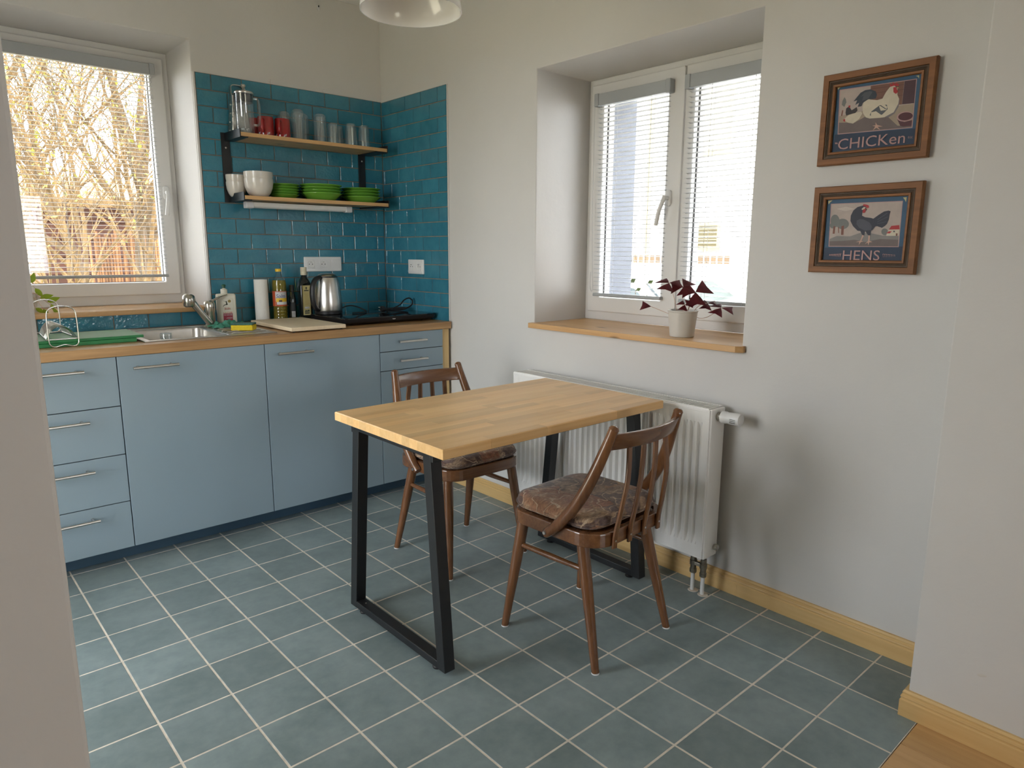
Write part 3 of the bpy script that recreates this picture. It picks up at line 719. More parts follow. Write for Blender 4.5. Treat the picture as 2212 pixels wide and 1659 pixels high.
# sink: rim plate, basin with a drain, ribbed drainer
sk = thing('kitchen_sink', (-1.25, -0.335, 0.918), 'stainless steel inset sink with ribbed drainer in the oak worktop', 'sink')
BX0, BX1, BY0, BY1 = -1.505, -1.175, -0.565, -0.165
m = slab([SX0, BX0, BX1, SX1], [SY0, BY0, BY1, SY1], hole, fz, 0.9182, 0.9222); m.build('rim', 'steel', sk, bevel=0.0015)
m = MB(); rings = []
for ins, z in ((0, 0.9215), (0.002, 0.915), (0.006, 0.80), (0.020, 0.775), (0.10, 0.770)):
    rings.append(ring3(rrect(BX1-BX0-2*ins, BY1-BY0-2*ins, max(0.004, 0.045-ins*.2), 6, (BX0+BX1)/2, (BY0+BY1)/2), z))
m.loft(rings, False, True); m.build('basin', 'steel', sk, smooth=50)
m = MB(); m.lathe([(0.038, 0.0), (0.038, 0.003), (0.030, 0.003), (0.024, 0.001), (0.0, 0.001)], 24, (-1.34, -0.37, 0.7705)); m.build('drain', 'chrome', sk, smooth=40)
for k in range(7):
    y = -0.53+0.062*k
    m = MB(); m.tube([(-1.150, y, 0.9222), (-1.145, y, 0.9250), (-1.0, y, 0.9250), (-0.992, y, 0.9222)], 0.0035, 8); m.build('drainer_rib', 'steel', sk, smooth=60)
m = MB(); m.tube([(-1.507, -0.115, 0.9225), (-0.99, -0.115, 0.9225)], 0.003, 6); m.build('rim_bead', 'steel', sk, smooth=60)

# mixer tap
tp = thing('mixer_tap', (-1.103, -0.112, 0.9225), 'satin nickel mixer tap with slanted pull-out spout behind the sink', 'tap')
c = V(-1.103, -0.112, 0)
m = MB(); m.lathe([(0.030, 0.9226), (0.030, 0.927), (0.0255, 0.931), (0.0250, 0.985), (0.0265, 0.992), (0.0270, 1.016)], 24, (c.x, c.y, 0)); m.build('body', 'nickel', tp, smooth=40)
m = MB(); m.lathe([(0.0272, 1.0165), (0.0272, 1.030), (0.024, 1.041), (0.015, 1.047), (0.0, 1.049)], 24, (c.x, c.y, 0))
m.tube(spline([(c.x, c.y-0.006, 1.038), (c.x+0.03, c.y-0.003, 1.0535), (c.x+0.062, c.y, 1.066), (c.x+0.092, c.y+0.002, 1.0735)], 5), [0.013]*4+[0.009]*5+[0.006]*6+[0.0045], 10, flat=(1.0, 0.5))
m.build('lever', 'nickel', tp, smooth=50)
m = MB(); a, b = V(-1.112, -0.135, 0.934), V(-1.196, -0.135, 1.052)
m.tube([a, a.lerp(b, .5), b], [0.0165, 0.0150, 0.0185], 16); m.build('spout', 'nickel', tp, smooth=50)
m = MB(); m.lathe([(0.0, 0.034), (0.016, 0.032), (0.027, 0.022), (0.0305, 0.004), (0.029, -0.014), (0.0255, -0.028), (0.020, -0.030)], 24, (-1.206, -0.135, 1.054))
h = m.build('spray_head', 'nickel', tp, smooth=50)
m = MB(); m.lathe([(0.0195, 0), (0.0195, -0.003), (0.0, -0.003)], 20, (-1.206, -0.135, 1.0245)); m.build('nozzle', 'black_plastic', h, smooth=40)

# upturned tumbler in the sink
def tumbler(name, loc, label, h, rt, rb, group, cat='glass', dome=False):
    t = thing(name, loc, label, cat, group)
    m = MB(); x, y, z = loc; w = 0.0016
    if dome:   # upturned: rounded closed foot at the top
        pr = [(rb-w, 0), (rb, 0), (rt*1.02, h*.72), (rt, h*.86), (rt*.93, h*.93), (rt*.75, h*.985), (rt*.6, h), (rt*.45, h*.985), (0, h*.975)]
        inn = [(rt*.5, h*.93), (rt*.9, h*.86), (rt-w, h*.74), (rb-w, 0)]
    else:
        pr = [(rb-w, 0), (rb, 0), (rt, h*.985), (rt-.001, h), (rt-.004, h), (rt-.006, h*.985), (0, h*.98)]
        inn = [(rt-.004, h*.93), (rt-w-.0006, h*.90), (rb-w, 0)]
    m.lathe([(r, z+q) for r, q in pr], 28, (x, y, 0), cap=False); m.build('outer_shell', 'glass', t, smooth=50)
    m = MB(); m.lathe([(r, z+q) for r, q in inn], 28, (x, y, 0), cap=False); m.build('inner_shell', 'glass', t, smooth=50)
    m = MB(); k = rt*0.62 if dome else rt-.004
    m.tube([(x+k*math.cos(2*PI*i/24), y+k*math.sin(2*PI*i/24), z+h*(.985 if dome else .995)) for i in range(24)], 0.0015, 6, closed=True); m.build('foot_ring', 'glass', t, smooth=60)
    return t
tumbler('tumbler', (-1.405, -0.43, 0.7706), 'clear tumbler standing upside down in the steel sink', 0.162, 0.024, 0.034, None)

# boards, sponge, cloth
m = MB(); m.box(-0.918, -0.637, -0.652, -0.165, 0.9235, 0.9415, 0.002, 2)
tb = thing('chopping_board', (-0.778, -0.41, 0.918), 'pale wooden chopping board on the worktop in front of the bottles', 'chopping board')
m.build('panel', 'board_pale', tb)
for x in (-0.90, -0.655):
    for y in (-0.635, -0.18): m = MB(); m.lathe([(0.006, 0.9182), (0.007, 0.9236)], 12, (x, y, 0)); m.build('foot', 'black_rubber', tb, smooth=40)
m = MB(); m.loft([ring3(rrect(0.36, 0.276, 0.006, 3, -1.735, -0.400), z) for z in (0.9182, 0.9245)]); 
g = MB(); g.box(-1.915, -1.548, -0.538, -0.262, 0.9182, 0.9335, 0.002, 2); m.bm.free()
tag(rebase(g.build('chopping_board', 'board_green'), (-1.73, -0.4, 0.9182)), 'lower green plastic cutting board under the wire dish rack', 'chopping board', 'green cutting boards')
g = MB(); g.box(-1.905, -1.520, -0.536, -0.258, 0.9340, 0.9455, 0.002, 2)
tag(rebase(g.build('chopping_board', 'board_green'), (-1.71, -0.4, 0.934)), 'upper green plastic cutting board jutting out over the sink edge', 'chopping board', 'green cutting boards')
sp = thing('sponge', (-1.066, -0.455, 0.9256), 'yellow dish sponge with green scouring side on the drainer', 'sponge', rz=R(-38))
MB().box(-0.050, 0.050, -0.034, 0.034, 0.0, 0.026, 0.004, 2).build('foam', 'sponge_yellow', sp, local=True)
m = MB(); m.box(-0.050, 0.050, -0.034, 0.034, 0.0262, 0.0345, 0.003, 2)
m.build('scourer', 'sponge_green', sp, local=True)
rnd = random.Random(11); m = MB(); N = 26; rows = []
for i in range(N):
    row = []
    for j in range(N):
        u, v = i/(N-1)-.5, j/(N-1)-.5
        x = -1.058+u*0.17+0.012*math.sin(v*17+2); y = -0.245+v*0.165+0.010*math.sin(u*19)
        d = max(0, 1-(abs(u)*2)**3)*max(0, 1-(abs(v)*2)**3)
        z = 0.9265+d*(0.013+0.009*math.sin(u*26+v*9)+0.008*math.sin(v*31-u*13))+0.004*abs(math.sin(u*11+v*17))
        row.append((x, y, max(0.9262, z)))
    rows.append(row)
m.loft(rows, closed=False)
bmesh.ops.solidify(m.bm, geom=m.bm.faces[:], thickness=0.0015)
tag(rebase(m.build('dishcloth', 'cloth', smooth=70), (-1.058, -0.245, 0.926)), 'crumpled green dishcloth beside the tap and sponge', 'cloth')

# wire dish rack
dr = thing('dish_rack', (-1.81, -0.40, 0.9457), 'folding chrome wire dish rack on the green boards', 'dish rack')
def hoop(x0, x1, y, z0, z1, sag, nm):
    pts = [(x0, y, z0+0.03), (x0+.001, y, z1-0.04), (x0+0.012, y, z1-0.012), ((x0+x1)/2, y, z1), (x1-0.012, y, z1-0.012), (x1-.001, y, z1-0.04), (x1, y, z0+0.03), (x1-.004, y, z0+.008), (x1-0.020, y, z0), ((x0+x1)/2, y, z0+sag), (x0+0.020, y, z0), (x0+.004, y, z0+.008)]
    P = [V(p) for p in pts]; out = []
    n = len(P)
    for i in range(n):
        a, b, c2, d = P[i-1], P[i], P[(i+1) % n], P[(i+2) % n]
        for k in range(4):
            t = k/4; out.append(0.5*((2*b)+(c2-a)*t+(2*a-5*b+4*c2-d)*t*t+(3*b-a-3*c2+d)*t**3))
    MB().tube(out, 0.0024, 8, closed=True).build(nm, 'chrome', dr, smooth=60)
hoop(-1.861, -1.760, -0.552, 0.9215, 1.081, 0.007, 'end_hoop')
hoop(-1.868, -1.768, -0.235, 0.9485, 1.089, 0.0, 'end_hoop')
for x0, x1 in ((-1.868, -1.847), (-1.757, -1.767)):
    MB().tube([(x0, -0.545, 0.9485), (x1, -0.215, 0.9485)], 0.0022, 8).build('rail', 'chrome', dr, smooth=60)
for y in (-0.535, -0.225): MB().tube([(-1.868 if y < -.4 else -1.847, y, 0.9485), (-1.757 if y < -.4 else -1.767, y, 0.9485)], 0.0022, 8).build('rail', 'chrome', dr, smooth=60)
for k in range(14):
    y = -0.515+0.0205*k; f = (y+0.545)/0.33; x0 = -1.868+0.021*f; x1 = -1.757-0.010*f; hh = 0.050
    MB().tube([(x0+(x1-x0)*i/12, y, 0.9485+hh*math.sin(PI*i/12)**0.8) for i in range(13)], 0.0014, 6).build('plate_wire', 'chrome', dr, smooth=60)

# ------------------------------------------------------------------ bottles and jars along the back
def disc_label(cx, cy, r, a0, a1, z0, z1, mat, parent, name='label', n=14, eps=0.0006):
    m = MB(); rr = r+eps
    rows = [[(cx+rr*math.cos(a0+(a1-a0)*i/n), cy+rr*math.sin(a0+(a1-a0)*i/n), z) for i in range(n+1)] for z in (z0, z1)]
    m.loft(rows, closed=False); return m.build(name, mat, parent, smooth=60)
W0 = 0.9182
# washing-up liquid: flat rectangular bottle
sb = thing('detergent_bottle', (-1.007, -0.078, W0), 'ivory washing-up liquid bottle with green cap and stag logo', 'bottle', rz=R(-14))
m = MB(); w, d = 0.094, 0.052
m.loft([ring3(rrect(w*k, d*k2, 0.008), z) for k, k2, z in ((.96, .92, 0.0), (1, 1, 0.004), (1, 1, 0.148), (.98, .95, 0.154), (.90, .80, 0.158), (.36, .62, 0.160))]); m.build('body', 'soap_plastic', sb, smooth=40, local=True)
m = MB(); m.lathe([(0.0165, 0.158), (0.0165, 0.180), (0.015, 0.183), (0.008, 0.184), (0.007, 0.189)], 20, (-0.006, 0, 0)); m.build('collar', 'soap_plastic', sb, smooth=40, local=True)
m = MB(); m.lathe([(0.0085, 0.188), (0.0085, 0.198), (0.0105, 0.199), (0.0105, 0.203), (0.006, 0.207), (0, 0.207)], 20, (-0.006, 0, 0)); m.build('cap', 'green_cap', sb, smooth=40, local=True)
m = MB(); yf = -d/2-0.0004
fr = slab([-0.033, -0.031, 0.031, 0.033], [0.014, 0.016, 0.133, 0.135], hole, lambda u, z, q: (u, q, z), yf-.0006, yf); fr.build('label_border', 'ivory_cap', sb, local=True); m.bm.free()
def flat(poly, mat, parent, name, y): 
    m = MB(); m.poly([(u, y, z) for u, z in poly]); return m.build(name, mat, parent, local=True)
flat([(-0.019, 0.022), (0.026, 0.022), (0.026, 0.060), (-0.019, 0.060)], 'label_crimson', sb, 'label_panel', yf-.0004)
flat([(-0.017, 0.097), (-0.013, 0.104), (-0.004, 0.106), (-0.002, 0.113), (-0.005, 0.120), (-0.002, 0.124), (0.002, 0.120), (0.003, 0.112), (0.006, 0.106), (0.004, 0.103), (-0.004, 0.102), (-0.012, 0.100), (-0.018, 0.091)], 'ink_dark', sb, 'stag_mark', yf-.0004)
flat([(-0.018, 0.127), (-0.010, 0.122), (-0.004, 0.121), (-0.010, 0.120)], 'ink_dark', sb, 'stag_mark', yf-.0004)
flat([(0.014+0.0075*math.cos(2*PI*i/16), 0.122+0.0075*math.sin(2*PI*i/16)) for i in range(16)], 'ink_gold', sb, 'round_seal', yf-.0004)
LOC[sb.name] = V(0, 0, 0)
def ltx(body, x, z, w, h, mat, par=sb, y=yf-.0008, shear=0.0): lettering(body, lambda u, v: (x+u, y, z+v), w, h, mat, par, shear=shear)
ltx('JELEN', -0.012, 0.079, 0.028, 0.0105, 'ink_red')
ltx('NA N\u00c1DOB\u00cd', -0.016, 0.049, 0.039, 0.0065, 'ink_pale')
for a_, b_, c_, m_ in ((-.018, -.015, .062, 'ink_red'), (-.012, -.006, .063, 'ink_gold'), (-.003, .001, .063, 'ink_red'), (.003, .006, .064, 'ink_red'), (.008, .012, .063, 'ink_red'), (.014, .024, .0625, 'ink_red'), (-.006, .024, .034, 'ink_pale'), (-.003, .022, .037, 'ink_pale')):
    flat([(a_, c_), (b_, c_+.0004), (b_+.0005, c_+.0035 if m_ != 'ink_pale' else c_+.0016), (a_+.0008, c_+.004 if m_ != 'ink_pale' else c_+.0012)], m_, sb, 'label_mark', yf-.0007)
LOC[sb.name] = V(-1.007, -0.078, W0)
# kitchen roll
m = MB(); prof = [(0.016, 0.0), (0.0355, 0.0), (0.0355, 0.002), (0.0350, 0.226), (0.0345, 0.228), (0.016, 0.228), (0.016, 0.0)]
m.lathe(prof, 28, (-0.822, -0.085, W0), cap=False)
tag(rebase(m.build('kitchen_roll', 'paper', smooth=40), (-0.822, -0.085, W0)), 'white kitchen paper roll standing upright by the tiles', 'paper roll')
# sunflower oil
cx, cy = -0.727, -0.098
ob = thing('oil_bottle', (cx, cy, W0), 'clear sunflower oil bottle with yellow cap and orange label', 'bottle')
m = MB(); pr = [(0.030, 0), (0.0355, 0.004), (0.0365, 0.02)]
for k in range(4): pr += [(0.0365, 0.022+k*.016), (0.0355, 0.026+k*.016), (0.0355, 0.032+k*.016), (0.0365, 0.036+k*.016)]
pr += [(0.0365, 0.168), (0.0350, 0.180), (0.0365, 0.190), (0.0360, 0.205), (0.0335, 0.222)]
m.lathe([(r, W0+z) for r, z in pr], 28, (cx, cy, 0)); m.build('oil_body', 'oil', ob, smooth=50)
m = MB(); m.lathe([(r, W0+z) for r, z in [(0.0335, 0.2225), (0.027, 0.240), (0.018, 0.255), (0.0135, 0.264), (0.013, 0.272)]], 28, (cx, cy, 0), cap=False); m.build('neck', 'pet', ob, smooth=50)
m = MB(); m.lathe([(r, W0+z) for r, z in [(0.0155, 0.268), (0.0160, 0.271), (0.0160, 0.280), (0.0145, 0.283), (0, 0.283)]], 24, (cx, cy, 0)); m.build('cap', 'yellow_cap', ob, smooth=40)
va = math.atan2(CAM.y-cy, CAM.x-cx)    # direction towards the room
disc_label(cx, cy, 0.0366, va-1.5, va+1.3, W0+0.085, W0+0.165, 'label_orange', ob)
disc_label(cx, cy, 0.0366, va-0.62, va+1.1, W0+0.116, W0+0.160, 'ink_pale', ob, 'label_band', eps=.0010)
disc_label(cx, cy, 0.0366, va-0.55, va+1.1, W0+0.107, W0+0.128, 'label_yellow', ob, 'sunflower_band', eps=.0013)
disc_label(cx, cy, 0.0366, va-0.12, va+0.32, W0+0.108, W0+0.118, 'frame_dark', ob, 'sunflower_heart', eps=.0016)
disc_label(cx, cy, 0.0366, va-0.42, va+1.1, W0+0.093, W0+0.108, 'ink_pale', ob, 'label_band', eps=.0016)
for k in range(9):
    disc_label(cx, cy, 0.0366, va-0.62, va-0.55, W0+0.088+k*.0085, W0+0.092+k*.0085, 'ink_pale', ob, 'label_check', 2, .0018)
    disc_label(cx, cy, 0.0366, va-0.6+k*.19, va-0.52+k*.19, W0+0.161, W0+0.164, 'ink_pale', ob, 'label_check', 2, .0018)
def cylmap(cx, cy, r, a0, z0): return lambda u, v: (cx+r*math.cos(a0+u/r), cy+r*math.sin(a0+u/r), z0+v)
lettering('Solm', cylmap(cx, cy, 0.0387, va-0.50, W0+0.129), 0.050, 0.020, 'ink_blue', ob, shear=0.25)
# small dark vinegar bottle
cx, cy = -0.652, -0.085
vb = thing('vinegar_bottle', (cx, cy, W0), 'small black bottle with a barcode between the two oil bottles', 'bottle')
m = MB(); m.lathe([(r, W0+z) for r, z in [(0.018, 0), (0.0205, 0.003), (0.0205, 0.112), (0.018, 0.130), (0.0125, 0.150), (0.0115, 0.162)]], 24, (cx, cy, 0)); m.build('body', 'dark_glass', vb, smooth=45)
m = MB(); m.lathe([(r, W0+z) for r, z in [(0.0128, 0.160), (0.0128, 0.192), (0.012, 0.194), (0, 0.194)]], 20, (cx, cy, 0)); m.build('cap', 'black_plastic', vb, smooth=40)
va = math.atan2(CAM.y-cy, CAM.x-cx)
disc_label(cx, cy, 0.0206, va-0.8, va+0.9, W0+0.020, W0+0.098, 'carcass', vb)
disc_label(cx, cy, 0.0206, va-0.2, va+0.75, W0+0.020, W0+0.052, 'ink_pale', vb, 'barcode', eps=.0010)
for k in range(6): disc_label(cx, cy, 0.0206, va-0.12, va+0.65, W0+0.023+k*.0042, W0+0.0252+k*.0042, 'label_grey', vb, 'barcode_bar', 6, .0013)
# olive oil: tall square dark bottle
ol = thing('olive_oil_bottle', (-0.588, -0.108, W0), 'tall dark square olive oil bottle with cream cap and narrow label', 'bottle', rz=R(-9))
m = MB(); w = 0.066
m.loft([ring3(rrect(w*k, w*k, r), z) for k, r, z in ((.9, .010, 0), (1, .013, .005), (1, .013, .185), (.97, .018, .200), (.86, .024, .216), (.62, .0195, .230), (.44, .0140, .240), (.40, .0128, .252))]); m.build('body', 'dark_glass', ol, smooth=45, local=True)
m = MB(); m.lathe([(0.0165, 0.247), (0.0165, 0.264), (0.0160, 0.2655), (0.0165, 0.267), (0.0165, 0.288), (0.0155, 0.290), (0, 0.290)], 24); m.build('cap', 'ivory_cap', ol, smooth=35, local=True)
yf = -w/2-.0004
flat([(-0.021, 0.030), (0.022, 0.030), (0.022, 0.192), (-0.021, 0.192)], 'label_cream', ol, 'label', yf)
def mark(poly, mat): flat(poly, mat, ol, 'label_mark', yf-.0004)
rc = lambda a, b, c2, d: [(a, c2), (b, c2), (b, d), (a, d)]
mark([(0.0005+0.005*math.cos(2*PI*i/10), 0.178+0.006*math.sin(2*PI*i/10)) for i in range(10)], 'ink_dark'); mark(rc(-0.001, 0.002, 0.167, 0.175), 'ink_dark'); mark(rc(-0.012, 0.013, 0.161, 0.167), 'ink_dark')
for k in range(10): mark(rc(-0.011+.001*(k % 3), 0.012-.0012*(k % 2), 0.150-k*.0072, 0.1522-k*.0072), 'ink_gold')
mark(rc(-0.012, 0.013, 0.066, 0.076), 'ink_pale'); mark(rc(0.004, 0.008, 0.067, 0.074), 'ink_dark'); mark([(-.013, .052), (-.006, .058), (0, .054), (.008, .060), (.014, .055), (.013, .049), (-.012, .048)], 'ink_dark'); mark(rc(-0.013, 0.013, 0.038, 0.045), 'ink_dark')
for a, b, c2, d in ((-.0205, -.0190, .031, .191), (.020, .0215, .031, .191)): mark(rc(a, b, c2, d), 'ink_gold')

# induction hob and kettle
HX0, HX1, HY0, HY1 = -0.597, -0.020, -0.562, -0.170
hb = thing('portable_hob', ((HX0+HX1)/2, (HY0+HY1)/2, W0), 'black glass portable two-plate hob at the right end of the worktop', 'hob')
m = MB(); ccx, ccy = (HX0+HX1)/2, (HY0+HY1)/2; WX, WY = HX1-HX0, HY1-HY0
m.loft([ring3(rrect(WX-.06, WY-.06, .02, 4, ccx, ccy), 0.9222), ring3(rrect(WX-.012, WY-.012, .02, 4, ccx, ccy), 0.934), ring3(rrect(WX-.004, WY-.004, .02, 4, ccx, ccy), 0.9525)]); m.build('housing', 'black_plastic', hb, smooth=30)
m = MB(); m.loft([ring3(rrect(WX, WY, .022, 5, ccx, ccy), 0.9528), ring3(rrect(WX, WY, .022, 5, ccx, ccy), 0.9565), ring3(rrect(WX-.004, WY-.004, .020, 5, ccx, ccy), 0.958)]); m.build('glass_top', 'hob_glass', hb, smooth=30)
m = MB(); m.lathe([(0.0105, -0.0006), (0.0105, 0.0006)], 20, (0, 0, 0)); 
for v in m.bm.verts: v.co = V(-0.300+v.co.x, HY0+0.0045+v.co.z, 0.944+v.co.y*0.55)
m.build('badge', 'steel', hb, smooth=40)
for x in (HX0+.07, HX1-.07):
    for y in (HY0+.06, HY1-.06): m = MB(); m.lathe([(0.012, W0+.0002), (0.012, 0.9225)], 14, (x, y, 0)); m.build('foot', 'black_rubber', hb, smooth=40)
cpath = spline([(-0.14, -0.19, 0.962), (-0.075, -0.22, 0.968), (-0.040, -0.29, 0.972), (-0.075, -0.325, 0.972), (-0.13, -0.338, 0.974), (-0.168, -0.342, 0.976), (-0.12, -0.340, 0.996), (-0.090, -0.336, 1.020), (-0.055, -0.332, 1.030), (-0.030, -0.330, 1.015), (-0.036, -0.334, 0.992), (-0.075, -0.340, 0.974), (-0.13, -0.352, 0.967), (-0.185, -0.354, 0.972), (-0.215, -0.352, 0.974)], 7)
m = MB(); m.tube(cpath, 0.0042, 8); m.build('cable', 'black_rubber', hb, smooth=60)
m = MB(); m.tube([(-0.205, -0.353, 0.974), (-0.224, -0.352, 0.975), (-0.236, -0.351, 0.977), (-0.252, -0.350, 0.978)], [0.0065, 0.010, 0.0175, 0.0170], 14); pg = m.build('plug', 'black_plastic', hb, smooth=40)
for dz in (-0.0075, 0.0085): MB().tube([(-0.2515, -0.350, 0.979+dz), (-0.270, -0.349, 0.980+dz)], 0.0022, 8).build('pin', 'chrome', pg, smooth=60)
HZ = 0.9582
kx, ky = -0.517, -0.243
kt = thing('kettle', (kx, ky, HZ), 'brushed steel electric kettle with black handle standing on the hob', 'kettle')
m = MB(); m.lathe([(0.060, HZ), (0.073, HZ+.003), (0.074, HZ+.018)], 32, (kx, ky, 0)); m.build('power_base', 'black_plastic', kt, smooth=40)
m = MB(); m.lathe([(r, HZ+z) for r, z in [(0.072, 0.0185), (0.0735, 0.024), (0.0725, 0.07), (0.068, 0.12), (0.0605, 0.165), (0.0545, 0.192), (0.052, 0.197)]], 36, (kx, ky, 0)); bd = m.build('body', 'steel', kt, smooth=40)
m = MB(); m.lathe([(r, HZ+z) for r, z in [(0.0535, 0.197), (0.0545, 0.200), (0.0535, 0.203)]], 36, (kx, ky, 0)); m.build('lid_ring', 'black_plastic', kt, smooth=40)
m = MB(); m.lathe([(r, HZ+z) for r, z in [(0.0525, 0.203), (0.047, 0.211), (0.032, 0.217), (0.0, 0.2195)]], 36, (kx, ky, 0)); m.build('lid', 'nickel', kt, smooth=50)
hd = V(-0.93, -0.30, 0).normalized()
def kp(r, z): return V(kx, ky, HZ+z)+hd*r
m = MB(); path = spline([kp(0.050, 0.193), kp(0.066, 0.196), kp(0.090, 0.185), kp(0.108, 0.155), kp(0.113, 0.11), kp(0.108, 0.065), kp(0.092, 0.035), kp(0.070, 0.028)], 5)
m.tube(path, 0.0155, 12, flat=(1.0, 0.8)); m.build('handle', 'black_plastic', kt, smooth=60)
m = MB(); sd = V(0.78, 0.62, 0); tip = V(kx, ky, HZ+0.186)+sd*0.072
m.hexa([V(kx, ky, HZ+.150)+sd*.060+V(-.006, .008, 0), V(kx, ky, HZ+.150)+sd*.060+V(.006, -.008, 0), V(kx, ky, HZ+.150)+sd*.050+V(.006, -.008, 0), V(kx, ky, HZ+.150)+sd*.050+V(-.006, .008, 0),
        tip+V(-.012, .015, 0), tip+V(.012, -.015, 0), tip-sd*.03+V(.018, -.022, 0), tip-sd*.03+V(-.018, .022, 0)]); m.build('spout', 'steel', kt, smooth=30)
m = MB(); m.tube(spline([(kx+.070, ky+.02, HZ+.008), (kx+.11, ky+.03, HZ+.030), (kx+.155, ky+.02, HZ+.036), (kx+.20, ky+.0, HZ+.020), (kx+.215, ky-.03, HZ+.006), (kx+.17, ky-.075, HZ+.0045), (kx+.10, ky-.08, HZ+.0045)], 7), 0.0036, 8); m.build('cable', 'black_rubber', kt, smooth=60)

# sockets
def socket_plate(name, T, n, label, blank=()):
    t = thing(name, T(0, -0.041, 0), label, 'socket', 'white power sockets on the teal tiles')
    w = 0.077*n/2
    def P(u, v, d): return T(u, v, d)
    m = MB(); pts = rrect(w*2, 0.082, 0.005)
    m.loft([[P(u, v, 0) for u, v in pts], [P(u, v, 0.006) for u, v in pts], [P(u*(1-.004/w), v*.95, 0.0085) for u, v in pts]]); m.build('plate', 'white_plastic', t, smooth=30)
    for k in range(n):
        cx = -w+0.0385+0.077*k
        if k in blank:
            m = MB(); pp = rrect(0.047, 0.050, 0.002); m.loft([[P(cx+u, v, 0.008) for u, v in pp], [P(cx+u, v, 0.0105) for u, v in pp]]); m.build('blank_cover', 'white_plastic', t, bevel=0.0006); continue
        pp = rrect(0.047, 0.050, 0.002); m = MB(); m.loft([[P(cx+u, v, 0.008) for u, v in pp], [P(cx+u, v, 0.0098) for u, v in pp]]); f = m.build('insert', 'white_plastic', t, bevel=0.0005)
        n2 = 24; circ = lambda r: [(r*math.cos(2*PI*i/n2), r*math.sin(2*PI*i/n2)) for i in range(n2)]
        m = MB(); m.loft([[P(cx+u, v, d) for u, v in circ(r)] for r, d in ((0.0215, 0.0099), (0.0215, 0.0112), (0.0195, 0.0112), (0.0185, 0.0102), (0.0001, 0.0102))], False, False); m.build('well', 'white_plastic', f, smooth=40)
        for s in (-1, 1): m = MB(); m.loft([[P(cx+s*0.0095+u, v, d) for u, v in circ(0.0027)] for d in (0.0100, 0.0105)]); m.build('contact_hole', 'black_plastic', f)
        m = MB(); m.loft([[P(cx+u, 0.0115+v, d) for u, v in circ(0.0024)] for d in (0.0100, 0.0165)]); m.build('earth_pin', 'steel', f)
socket_plate('power_socket', lambda u, v, d: (-0.4215+u, -0.0078-d, 1.222+v), 3, 'white triple socket plate with one blank cover above the kettle', (2,))
socket_plate('power_socket', lambda u, v, d: (-0.0078-d, -0.350-u, 1.209+v), 2, 'white double power socket on the side wall above the hob')

# ------------------------------------------------------------------ wall shelf
SH1, SH2 = 1.8655, 1.5655      # top faces of the boards
sh = thing('wall_shelf', (-0.51, -0.02, 1.54), 'two-tier pine wall shelf on black steel brackets over the worktop', 'shelf')
for zt in (SH1, SH2):
    m = MB(); m.box(-0.925, -0.100, -0.214, -0.016, zt-0.0185, zt, 0.0012); m.build('board', 'pine', sh)
for x0, sd in ((-0.951, -1), (-0.170, 1)):
    br = MB().box(x0, x0+0.044, -0.0135, -0.0078, SH2-0.026, SH1+0.018).build('bracket', 'black_steel', sh, bevel=0.001)
    for zt in (SH1, SH2):
        xs_ = -0.9315 if sd < 0 else -0.0985
        m = MB(); m.box(xs_, xs_+0.0045, -0.2145, -0.0085, zt-0.024, zt+0.017, 0.0008); m.build('side_arm', 'black_steel', br)
        m = MB()
        if sd < 0: m.box(-0.927, -0.888, -0.210, -0.0136, zt-0.0236, zt-0.0192, 0.0006)
        else: m.box(-0.170, -0.0985, -0.210, -0.0136, zt-0.0236, zt-0.0192, 0.0006)
        m.build('support_flange', 'black_steel', br)
    for z in (SH1-0.055, SH2+0.055):
        m = MB(); m.lathe([(0.0048, -0.0005), (0.0048, 0.0012), (0.0030, 0.0024)], 12, (0, 0, 0))
        for v in m.bm.verts: v.co = V(x0+0.022+v.co.x, -0.0135-v.co.z, z+v.co.y)
        m.build('screw', 'steel', br, smooth=40)
# strip light under the lower board
lt = thing('strip_light', (-0.59, -0.115, 1.507), 'white strip light with pale end caps under the lower shelf board', 'light')
m = MB(); pr = [(0.020*math.cos(a), -0.004+0.014*math.sin(a)) for a in [PI+PI*i/10 for i in range(11)]]+[(0.020, 0.011), (-0.020, 0.011)]
m.prism(pr, lambda u, v, w: (w, -0.115+u, 1.5285+v), -0.862, -0.318); m.build('diffuser', 'diffuser', lt, smooth=40)
for a, b in ((-0.890, -0.852), (-0.328, -0.290)):
    pr = rrect(0.046, 0.034, 0.008); m = MB(); m.prism([(u, v) for u, v in pr], lambda u, v, w: (w, -0.115+u, 1.5255+v), a, b); m.build('end_cap', 'grey_light', lt, bevel=0.003)

# ---- things on the upper board
S1 = SH1+0.0002; S2 = SH2+0.0002
gr = thing('box_grater', (-0.868, -0.052, S1), 'steel box grater with arched handle behind the coffee press', 'grater')
m = MB(); w0, w1, d0, d1, hh = 0.100, 0.070, 0.070, 0.045, 0.190
m.loft([ring3(rrect(w0+(w1-w0)*f, d0+(d1-d0)*f, 0.006, 3), hh*f) for f in (0, .33, .66, 1)], False, False)
m.build('body', 'grater', gr, smooth=40, local=True)
m = MB(); m.loft([ring3(rrect(w1+.003, d1+.003, 0.007, 3), z) for z in (hh-.022, hh+.004)]); m.build('top_band', 'steel', gr, bevel=0.001, local=True)
m = MB(); m.strip(spline([(-0.034, 0, hh), (-0.036, 0, hh+.030), (-0.030, 0, hh+.052), (0.0, 0, hh+.056), (0.032, 0, hh+.048), (0.035, 0, hh+.025), (0.034, 0, hh)], 4), (0, 0.026, 0), 0.0035); m.build('handle', 'steel', gr, smooth=40, local=True)
for k in range(4):
    z = 0.022+0.042*k; m = MB(); m.tube([(-w0/2+.006+0.016*z/hh, 0.0, z), (-w0/2-.004+0.016*z/hh, 0, z+.004)], [0.006, 0.003], 8); m.build('slicer_lip', 'steel', gr, smooth=50, local=True)
